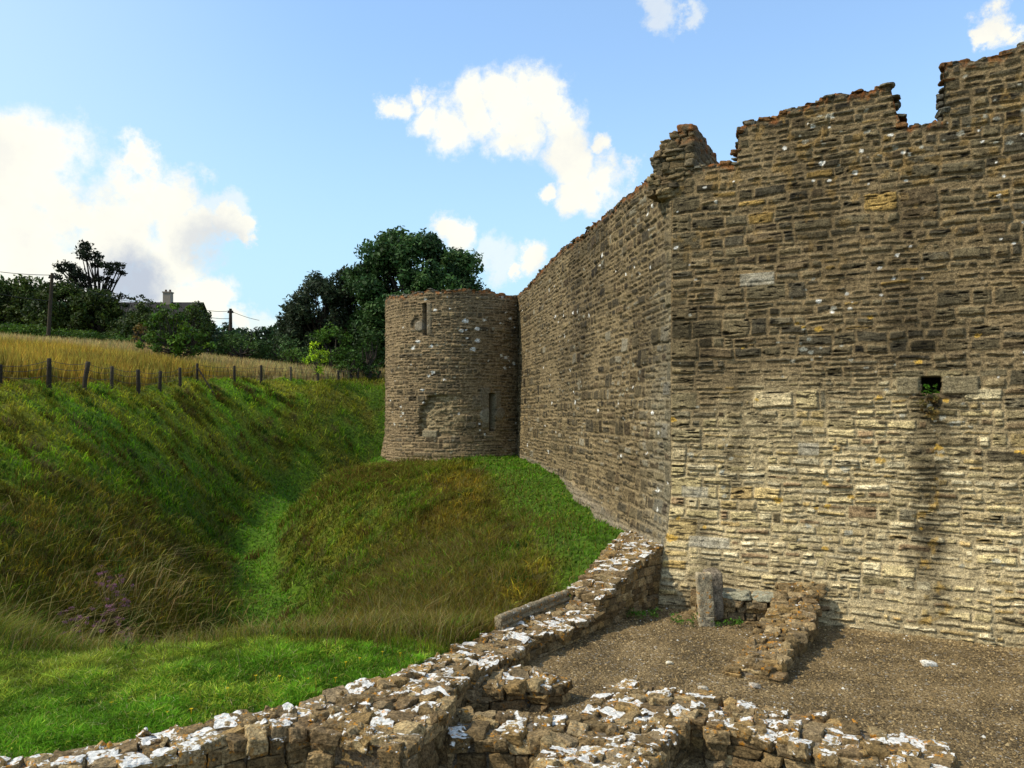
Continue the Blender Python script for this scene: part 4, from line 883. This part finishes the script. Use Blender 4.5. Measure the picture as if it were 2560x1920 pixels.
# ------------------------------------------------------------------ trees and shrubs
def leaves(cs, rs, nper, size, cols, seed, flat=1., shell=.55, alongs=None):
    r = np.random.default_rng(seed); V = []; C = []
    for c, rad, cc in zip(cs, rs, cols):
        n = int(nper*(rad[0]*rad[1]*rad[2])**(2/3)*1.9) if np.ndim(rad) else int(nper*rad*rad)
        rad = np.array(rad if np.ndim(rad) else (rad, rad, rad*flat), float)
        d = r.normal(size=(n, 3)); d /= np.linalg.norm(d, axis=1)[:, None]
        rr = shell+(1-shell)*r.random((n, 1)); rr *= 1+(vn3(d*2.3+c*.7, 3)[:, None]-.5)*.7; p = c+d*rr*rad
        nr = d*.6+r.normal(size=(n, 3))*.7+np.array([0, 0, .3]); nr /= np.linalg.norm(nr, axis=1)[:, None]
        t = np.cross(nr, r.normal(size=(n, 3))); t /= np.linalg.norm(t, axis=1)[:, None]; b = np.cross(nr, t)
        s = size*r.uniform(.5, 1.35, (n, 1)); q = np.stack([p-t*s, p-b*s*.45+t*s*.1, p+t*s, p+b*s*.5], 1); V.append(q.reshape(-1, 3))
        C.append(np.repeat(np.array(cc)[None]*r.uniform(.55, 1.45, (n, 1))*r.uniform(.9, 1.1, (n, 3)), 4, 0))
    V = np.concatenate(V); return V, np.arange(len(V)).reshape(-1, 4), np.concatenate(C)
def tree(name, base, top, half, label, cols, seed, nclump=26, cr=.33, nper=110, size=.16, group=None, trunkr=.25, low=.25, cat='tree', bark=C_(.05, .04, .03), depthf=1., shell=.55, clumps=None, hemi=False):
    """base (x,y,z); top z; half width"""
    r = random.Random(seed); bx, by, bz = base; H = top-bz; zc_ = bz+H*(low+1)/2; rz_ = H*(1-low)/2
    root = empty(name, base, label, cat, group); cs, rs, cc = [], [], []
    if clumps is None:
        for i in range(nclump):
            while True:
                v = np.array([r.uniform(-1, 1), r.uniform(-1, 1), r.uniform(-1, 1)]); l = np.linalg.norm(v)
                if .35 < l < 1: break
            v = v/l*(l**.4)*(1-cr*.62); cs.append(np.array([bx+v[0]*half, by+v[1]*half*depthf, zc_+v[2]*rz_])); q = cr*r.uniform(.65, 1.2); rs.append((half*q, half*q, min(rz_, half)*q*.85)); cc.append(C_(*r.choice(cols))*r.uniform(.7, 1.3))
    else:
        for (c, q) in clumps: cs.append(np.array(c)); rs.append(q); cc.append(C_(*r.choice(cols))*r.uniform(.7, 1.3))
    V, Fq, C = leaves(cs, rs, nper, size, cc, seed, shell=shell); V[:, 2] = np.maximum(V[:, 2], bz-.3)
    child('crown', V, Fq, M['leaf'], root, cola=C, smoothf=False)
    mb = MB(); fk = bz+H*max(low, .22)
    mb.tube([(bx, by, bz-.5), (bx+.1, by, bz+(fk-bz)*.5), (bx, by, fk), (bx, by, zc_)], [trunkr*1.25, trunkr, trunkr*.85, trunkr*.45], 8, .15)
    for c in cs[::(1 if clumps else 2)]:
        s0 = np.array([bx, by, fk+(min(zc_, c[2])-fk)*r.uniform(0, .6)]); m_ = (s0+c)/2+np.array([r.uniform(-.3, .3), r.uniform(-.3, .3), -.25]); mb.tube([s0, m_, c], [trunkr*.42, trunkr*.26, trunkr*.10], 5)
    mkb('trunk', mb, M['bark'], root, cola=bark); return root
def at_(x, d, z=None): X_ = (x-CX)/F*d; return (X_, d, float(hz(X_, d)) if z is None else z)
def zt_(y, d): return CZ+(HY-y)/F*d
DKG = [(.040, .062, .010), (.026, .044, .008), (.055, .080, .014)]; BLG = [(.034, .075, .020), (.024, .052, .014), (.048, .095, .024)]
MDG = [(.070, .140, .012), (.055, .11, .012), (.10, .17, .014)]; LMG = [(.30, .42, .015), (.24, .36, .012)]
GB = 'trees on the hill'
def T(name, x, ytop, halfpx, d, label, cols, seed, **k): return tree(name, at_(x, d), zt_(ytop, d), halfpx/F*d, label, cols, seed, group=GB, **k)
T('broadleaf_tree', -30, 575, 60, 82, 'dark tree crown cut by the left edge behind the cable', DKG, 201, low=.1, size=.2)
T('broadleaf_tree', 45, 580, 78, 80, 'broad dark tree filling the far left under the cables', DKG, 202, low=.0, size=.2, nclump=60, cr=.34)
T('broadleaf_tree', 130, 594, 68, 76, 'dense dark tree around the tall telegraph pole', DKG, 203, low=.0, size=.2, nclump=60, cr=.34)
T('broadleaf_tree', 215, 618, 66, 75, 'dark bushy tree below the open crowned tree', DKG, 204, low=.0, size=.2, nclump=60, cr=.34)
# open-crowned tall tree with visible limbs
d_ = 79; cl = []
for (x, y, r_) in ((190, 536, 16), (175, 552, 18), (212, 550, 13), (150, 572, 20), (130, 580, 13), (172, 590, 18), (205, 572, 12), (235, 578, 16), (252, 572, 13), (262, 588, 10), (240, 600, 12), (215, 605, 13), (185, 612, 16), (150, 600, 16), (128, 596, 10), (228, 622, 10)):
    px_ = r_/F*d_
    for q_ in range(3): cl.append(((*at_(x+random.uniform(-.7, .7)*r_, d_+random.uniform(-1.5, 1.5))[:2], zt_(y+random.uniform(-.4, .4)*r_, d_)), (px_*1.0, px_*1.0, px_*.50)))
tree('open_crowned_tree', at_(207, d_), zt_(527, d_), 75/F*d_, 'tall open crowned tree with layered branches against white cloud', [(.018, .026, .010), (.012, .018, .008)], 205, clumps=cl, nper=130, size=.17, group=GB, trunkr=.32, low=.3, shell=.2, bark=C_(.018, .014, .010))
cl = []
for (x, y, r_) in ((262, 640, 14), (285, 645, 10), (305, 640, 9), (318, 648, 8), (270, 660, 13), (330, 655, 7)):
    px_ = r_/F*74; cl.append(((*at_(x, 74)[:2], zt_(y, 74)), (px_*1.3, px_*1.1, px_*.5)))
tree('spreading_tree', at_(262, 74), zt_(638, 74), 2, 'low tree with a long side branch reaching over the roof', [(.018, .028, .010)], 206, clumps=cl, nper=140, size=.15, group=GB, trunkr=.14, low=.3, shell=.2, bark=C_(.02, .015, .01))
T('broadleaf_tree', 425, 643, 42, 70, 'round dark tree to the right of the chimney', DKG, 207, low=.0, size=.17, nclump=40, cr=.36)
T('broadleaf_tree', 322, 648, 62, 66, 'dark low tree in front of the house roof', DKG, 208, low=.0, size=.16, nclump=46, cr=.34)
cl = []
for (x, y, r_) in ((378, 662, 12), (358, 676, 17), (396, 682, 17), (334, 696, 20), (372, 700, 26), (412, 708, 20), (440, 728, 18), (318, 726, 18), (352, 730, 26), (392, 736, 28), (452, 748, 13), (300, 748, 12), (336, 756, 18), (424, 752, 20), (376, 758, 24), (345, 662, 8), (408, 664, 8)):
    px_ = r_/F*52
    for q_ in range(3): cl.append(((*at_(x+random.uniform(-.6, .6)*r_, 52+random.uniform(-.8, .8))[:2], zt_(y+random.uniform(-.5, .5)*r_, 52)), (px_*.85, px_*.9, px_*.6)))
tree('young_tree', at_(378, 52), zt_(652, 52), 2, 'light green leafy tree on the field edge in front of the house', MDG, 209, clumps=cl, nper=190, size=.12, group=GB, trunkr=.12, low=.1, shell=.15)
T('russet_bush', 306, 692, 24, 58, 'russet orange bush left of the light green tree', [(.11, .075, .018), (.08, .055, .015)], 210, low=0, size=.12, cat='bush')
for i, (x, yt, hp, d, lb) in enumerate(((490, 684, 34, 78, 'low dark tree beneath the small pole'), (545, 690, 34, 80, 'low dark tree right of the small pole on the skyline'), (595, 688, 36, 76, 'small dark tree left of the tall grey tree'), (455, 700, 30, 70, 'low dark tree beside the round tree'))):
    T('broadleaf_tree', x, yt, hp, d, lb, [(.022, .040, .018), (.03, .05, .02)], 220+i, low=0, size=.18)
T('bramble_bush', 520, 712, 62, 66, 'wide bank of mid green brambles behind the pale grass', [(.06, .11, .022), (.045, .085, .018)], 230, low=0, size=.13, cat='bush', nclump=30)
T('bramble_bush', 615, 722, 62, 67, 'dark bramble thicket left of the mid green tree', [(.05, .095, .026), (.038, .07, .02)], 231, low=0, size=.13, cat='bush', nclump=30)
T('broadleaf_tree', 695, 580, 82, 70, 'tall greyish dark tree on the left flank of the great dome tree', [(.036, .052, .024), (.026, .040, .018), (.042, .058, .028)], 240, low=.0, size=.17, nclump=90, cr=.27, nper=170)
T('broadleaf_tree', 752, 560, 60, 70, 'greyish tree between the tall grey tree and the dome tree', [(.034, .052, .022), (.026, .040, .018)], 241, low=.0, size=.16, nclump=60, cr=.30, nper=160)
T('broadleaf_tree', 640, 632, 46, 71, 'lowest sloping tree at the left end of the tall tree group', [(.034, .052, .022), (.026, .042, .018)], 250, low=0, size=.16, nclump=50, cr=.32, nper=160)
T('dome_tree', 900, 488, 160, 68, 'great dark domed tree rising behind the round tower', BLG, 242, low=.0, size=.19, nclump=150, cr=.20, nper=190, trunkr=.5, shell=.4)
T('rounded_bush', 716, 697, 52, 62, 'rounded mid green tree left of the tower', [(.065, .13, .014), (.05, .10, .012)], 243, low=0, size=.13, nclump=28, nper=150)
T('rounded_bush', 795, 708, 44, 60, 'dark green tree touching the left side of the tower', [(.04, .08, .014), (.03, .06, .012)], 244, low=0, size=.13, nclump=28, nper=150)
T('sapling', 685, 734, 32, 54.5, 'lime green sapling standing at the wire fence', LMG, 245, low=.12, size=.09, nclump=30, nper=150, shell=.1, trunkr=.05)
T('broadleaf_tree', 272, 660, 44, 68, 'dark tree before the left end of the house roof', DKG, 246, low=0, size=.15, nclump=40, cr=.34)
T('broadleaf_tree', 412, 652, 44, 64, 'dark tree right behind the light green tree', DKG, 247, low=0, size=.15, nclump=40, cr=.34)
T('low_bush', 640, 745, 40, 60, 'low green bush between brambles and sapling', [(.07,.13,.014),(.05,.1,.012)], 248, low=0, size=.11, nclump=30, cat='bush')
T('low_bush', 752, 765, 36, 59, 'low leafy bush right of the sapling behind the fence', [(.06,.11,.014),(.04,.08,.012)], 249, low=0, size=.11, nclump=30, cat='bush')
# hedge along the top of the field
cs, rs, cc = [], [], []; r = random.Random(9)
for i in range(70):
    x = -30+i*5.2; d = 62+r.uniform(-1, 1); b = at_(x, d); yt = np.interp(x, [0, 130, 300, 335], [702, 712, 735, 745])+r.uniform(-5, 5); zt__ = zt_(yt, d)
    cs.append(np.array([b[0], d, zt__-.7])); rs.append((.9, .9, .8)); cc.append(C_(*r.choice(MDG))*r.uniform(.5, 1.1))
    cs.append(np.array([b[0], d+.5, zt__-1.8])); rs.append((.9, .9, .9)); cc.append(C_(*r.choice(MDG))*.6)
hg = empty('hedge', at_(100, 62), 'long clipped green hedge along the top of the golden field', 'hedge'); V, Fq, C = leaves(cs, rs, 260, .11, cc, 77); child('foliage', V, Fq, M['leaf'], hg, cola=C, smoothf=False)
# far woods behind everything, one mass
cs, rs, cc = [], [], []
for i in range(150):
    x = r.uniform(-140, 1300); d = r.uniform(92, 104); b = at_(x, d); yt = np.interp(x, [-140, 0, 100, 300, 420, 470, 620, 800, 1300], [600, 600, 625, 672, 690, 700, 700, 660, 720])+r.uniform(0, 30)
    zt__ = zt_(yt, d); R_ = r.uniform(1.8, 2.8); cs.append(np.array([b[0], d, zt__-R_])); rs.append((R_, R_, R_)); cc.append(C_(*r.choice(BLG))*r.uniform(.7, 1.1))
    cs.append(np.array([b[0]+1, d, zt__-R_*2.4])); rs.append((R_*1.2, R_, R_)); cc.append(C_(*r.choice(DKG)))
V, Fq, C = leaves(cs, rs, 34, .38, cc, 78); fw = mk('far_wood', V, Fq, M['leaf'], cola=C, smoothf=False); tag(fw, 'dark belt of far woodland along the skyline behind the nearer trees', 'wood', kind='stuff')

# ------------------------------------------------------------------ house
hd = 84; hx0, hx1 = (250-CX)/F*hd, (440-CX)/F*hd; zr = zt_(653, hd); ze = zr-2.4; zgd = ze-4.5
ho = empty('house', ((hx0+hx1)/2, hd, zgd), 'house with a long dark slate roof and one chimney among the hill trees', 'house')
mb = MB(); mb.add([(hx0, hd-3, ze), (hx1, hd-3, ze), (hx1, hd, zr), (hx0, hd, zr), (hx0, hd+3, ze), (hx1, hd+3, ze), (hx0, hd-3, ze-.15), (hx1, hd-3, ze-.15), (hx0, hd+3, ze-.15), (hx1, hd+3, ze-.15)],
   [[0, 1, 2, 3], [3, 2, 5, 4], [6, 7, 1, 0], [4, 5, 9, 8], [0, 3, 4, 8], [1, 7, 9, 5], [6, 8, 9, 7]]); mkb('roof', mb, M['plain'], ho, cola=C_(.018, .015, .014), smoothf=False)
mb = MB(); mb.box(((hx0+hx1)/2, hd, (ze+zgd)/2-.1), ((hx1-hx0)/2-.4, 2.6, (ze-zgd)/2)); mkb('wall', mb, M['plain'], ho, cola=C_(.30, .25, .18), smoothf=False)
for k in range(5):
    mb = MB(); xx = hx0+1.4+k*(hx1-hx0-2.8)/4; mb.box((xx, hd-2.62, ze-1.2), (.45, .05, .6)); mkb('window', mb, M['plain'], ho, cola=C_(.03, .035, .04), smoothf=False)
cxh = (363-CX)/F*hd; ch = MB(); ch.box((cxh, hd, zr+.35), (.40, .36, .65)); ch.box((cxh, hd, zr+1.02), (.46, .42, .06)); mkb('chimney', ch, M['plain'], ho, cola=C_(.30, .25, .19), smoothf=False)
for sx in (-.22, .22):
    mb = MB(); mb.tube([(cxh+sx, hd, zr+1.05), (cxh+sx, hd, zr+1.32)], [.12, .10], 8); mkb('chimney_pot', mb, M['plain'], ho, cola=C_(.10, .06, .045))

# ------------------------------------------------------------------ telegraph poles and cables
def pole(x, ytop, ybase, d, label, rd=.13, lean=0, arm=0):
    b = at_(x, d); z0 = zt_(ybase, d)-.6; zt__ = zt_(ytop, d); o = empty('telegraph_pole', (b[0], d, z0), label, 'pole'); mb = MB()
    mb.tube([(b[0]-lean, d, z0), (b[0]-lean*.5, d, (z0+zt__)/2), (b[0], d, zt__)], [rd*1.1, rd, rd*.85], 8); mkb('shaft', mb, M['wood'], o, cola=C_(.055, .042, .028))
    mb = MB(); mb.box((b[0], d, zt__-.35), (.28+arm, .05, .05)); mb.box((b[0]-.2, d, zt__-.25), (.04, .04, .08)); mb.box((b[0]+.2, d, zt__-.25), (.04, .04, .08)); mkb('crossarm', mb, M['wood'], o, cola=C_(.04, .035, .03), smoothf=False)
    return np.array([b[0], d, zt__])
pA = pole(113, 590, 708, 60, 'tall leaning wooden telegraph pole at far left', .13, .30)
pB = pole(498, 667, 700, 74, 'short telegraph pole on the skyline right of the round tree', .16)
pC = pole(414, 676, 705, 66, 'thin pole half hidden by the light green tree', .08)
def cable(a, b, sag, lab, r_=.022):
    mb = MB(); a = np.array(a, float); b = np.array(b, float); mb.tube([a+(b-a)*t-np.array([0, 0, sag*4*t*(1-t)]) for t in np.linspace(0, 1, 14)], r_, 4); o = mkb('overhead_cable', mb, M['plain'], cola=C_(.02, .02, .02)); tag(o, lab, 'cable')
left = np.array(P(-120, 565, 58)); cable(left, pA-[0, 0, .15], .25, 'upper cable running from the left edge to the tall pole')
cable(np.array(P(-120, 600, 56)), np.array(P(110, 650, 60)), .3, 'lower cable crossing the dark trees at far left')
cable(pA-[0, 0, .2], np.array(P(330, 655, 76)), .5, 'cable from the tall pole toward the house roof')
cable(np.array(P(440, 669, 70)), pB-[0, 0, .2], .1, 'upper cable reaching the short pole from the left')
cable(np.array(P(440, 683, 70)), pB-[0, 0, .9], .1, 'lower cable reaching the short pole from the left')
cable(pB-[0, 0, .2], np.array(P(560, 692, 80)), .1, 'cable dropping to the right from the short pole')

# ------------------------------------------------------------------ weeds and flowers
def clump(name, c, rx, ry, hh, n, cols, label, cat='plant', size=.02, seed=1, mat='leaf', flowers=None):
    r = np.random.default_rng(seed); root = empty(name, c, label, cat); cs, rs, cc = [], [], []
    for i in range(max(4, n)):
        cs.append(np.array(c)+np.array([r.uniform(-rx, rx), r.uniform(-ry, ry), r.uniform(.1, 1)*hh])); q = r.uniform(.3, .6)*min(rx, hh+.05); rs.append((q, q, q*.7)); cc.append(C_(*cols[i % len(cols)])*r.uniform(.6, 1.3))
    V, Fq, C = leaves(cs, rs, 1500, size, cc, seed, shell=.1); child('foliage', V, Fq, M[mat], root, cola=C, smoothf=False)
    if flowers:
        mb = MB()
        for p in flowers: mb.tube([np.array(c)+[r.uniform(-.1, .1), r.uniform(-.1, .1), 0], (np.array(c)+np.array(p))/2+[0, 0, .05], p], .006, 4)
        mkb('stems', mb, M['bark'], root, cola=C_(.10, .08, .03))
        V, Fq, C = leaves([np.array(p) for p in flowers], [(.07, .07, .045)]*len(flowers), 8000, .012, [C_(.27, .12, .19)*r.uniform(.6, 1.4) for _ in flowers], seed+1, shell=.2); child('flower_heads', V, Fq, M['blade'], root, cola=C, smoothf=False)['kind'] = 'stuff'
    return root
def fl2(x, hx, d, n):
    o = []
    for _ in range(n):
        dd_ = d+random.uniform(-1.1, 1.1); X_ = (x+random.gauss(0, hx*.5)-CX)/F*dd_; o.append((X_, dd_, float(hz(X_, dd_))+random.uniform(.36, .62)))
    return o
def flo(px, d): return [P(x, y, d+random.uniform(-.2, .2)) for x, y in px]
def onhill(x, d): X_ = (x-CX)/F*d; return (X_, d, float(hz(X_, d)))
clump('wildflower_clump', onhill(240, 17.6), .6, .35, .15, 26, MDG, 'purple wildflowers on the tallest clump at the moat edge', size=.025, seed=301, flowers=fl2(248, 42, 17.6, 60))
clump('wildflower_clump', onhill(320, 16.6), .55, .3, .15, 20, MDG, 'purple wildflowers right of the tallest clump', size=.025, seed=303, flowers=fl2(318, 44, 16.6, 55))
clump('wildflower_clump', onhill(168, 15.6), .35, .3, .15, 16, MDG, 'small purple wildflowers lowest and furthest left', size=.025, seed=305, flowers=fl2(168, 28, 15.6, 24))
GRN = [(.07, .17, .012), (.05, .12, .01)]
def gp(x, y): d = CZ*F/(y-HY); return ((x-CX)/F*d, d, .02)
clump('weed_clump', gp(1385, 1338), .40, .20, .16, 20, GRN, 'green weeds in the gravel at the inner corner of the low wall', 'weeds', seed=311)
clump('weed_clump', gp(1484, 1350), .28, .16, .14, 16, GRN, 'green weeds at the left foot of the upright slab', 'weeds', seed=312)
clump('weed_clump', gp(1572, 1354), .28, .14, .13, 16, GRN, 'green weeds at the right foot of the upright slab', 'weeds', seed=313)
hp_ = C0+d2*4.81+n2_*.02; clump('wall_fern', (float(hp_[0]), float(hp_[1]), 4.28), .13, .07, .24, 16, GRN, 'green fern growing out of the small opening in the tall wall', 'fern', seed=314, size=.03)
hp_ = C0+d2*4.78+n2_*.10; clump('dead_fern', (float(hp_[0]), float(hp_[1]), 3.95), .18, .04, .30, 12, [(.10, .08, .02), (.13, .08, .02)], 'brown withered fern hanging below the small opening', 'fern', seed=315, size=.03)
for i, (x, y) in enumerate(((1010, 610), (1103, 612), (1218, 622), (1325, 622), (898, 658), (660, 758), (755, 748), (533, 762), (1420, 542), (1510, 515), (1365, 560), (1580, 520), (1130, 485), (440, 722))):
    X_, Y_ = x*.547, 1140.5+y*.547; d = 3.4*F/(Y_-HY); wx = (X_-CX)/F*d; z = float(hz(wx, d)); d = (CZ-z)*F/(Y_-HY); wx = (X_-CX)/F*d; z = float(hz(wx, d))
    mb = MB(); mb.tube([(wx, d, z), (wx, d, z+.09)], .003, 4)
    for k in range(8):
        a = k*math.pi/4; mb.add([(wx, d, z+.09), (wx+math.cos(a-.3)*.016, d+math.sin(a-.3)*.016, z+.096), (wx+math.cos(a)*.024, d+math.sin(a)*.024, z+.098), (wx+math.cos(a+.3)*.016, d+math.sin(a+.3)*.016, z+.096)], [[0, 1, 2, 3]])
    o = mkb('yellow_flower', mb, M['blade'], cola=C_(.75, .52, .02), smoothf=False); tag(o, 'tiny yellow flower in the short grass beside the low wall', 'flower', 'tiny yellow flowers in the short grass')
print('verts', sum(len(o.data.vertices) for o in sc.objects if o.type == 'MESH'))
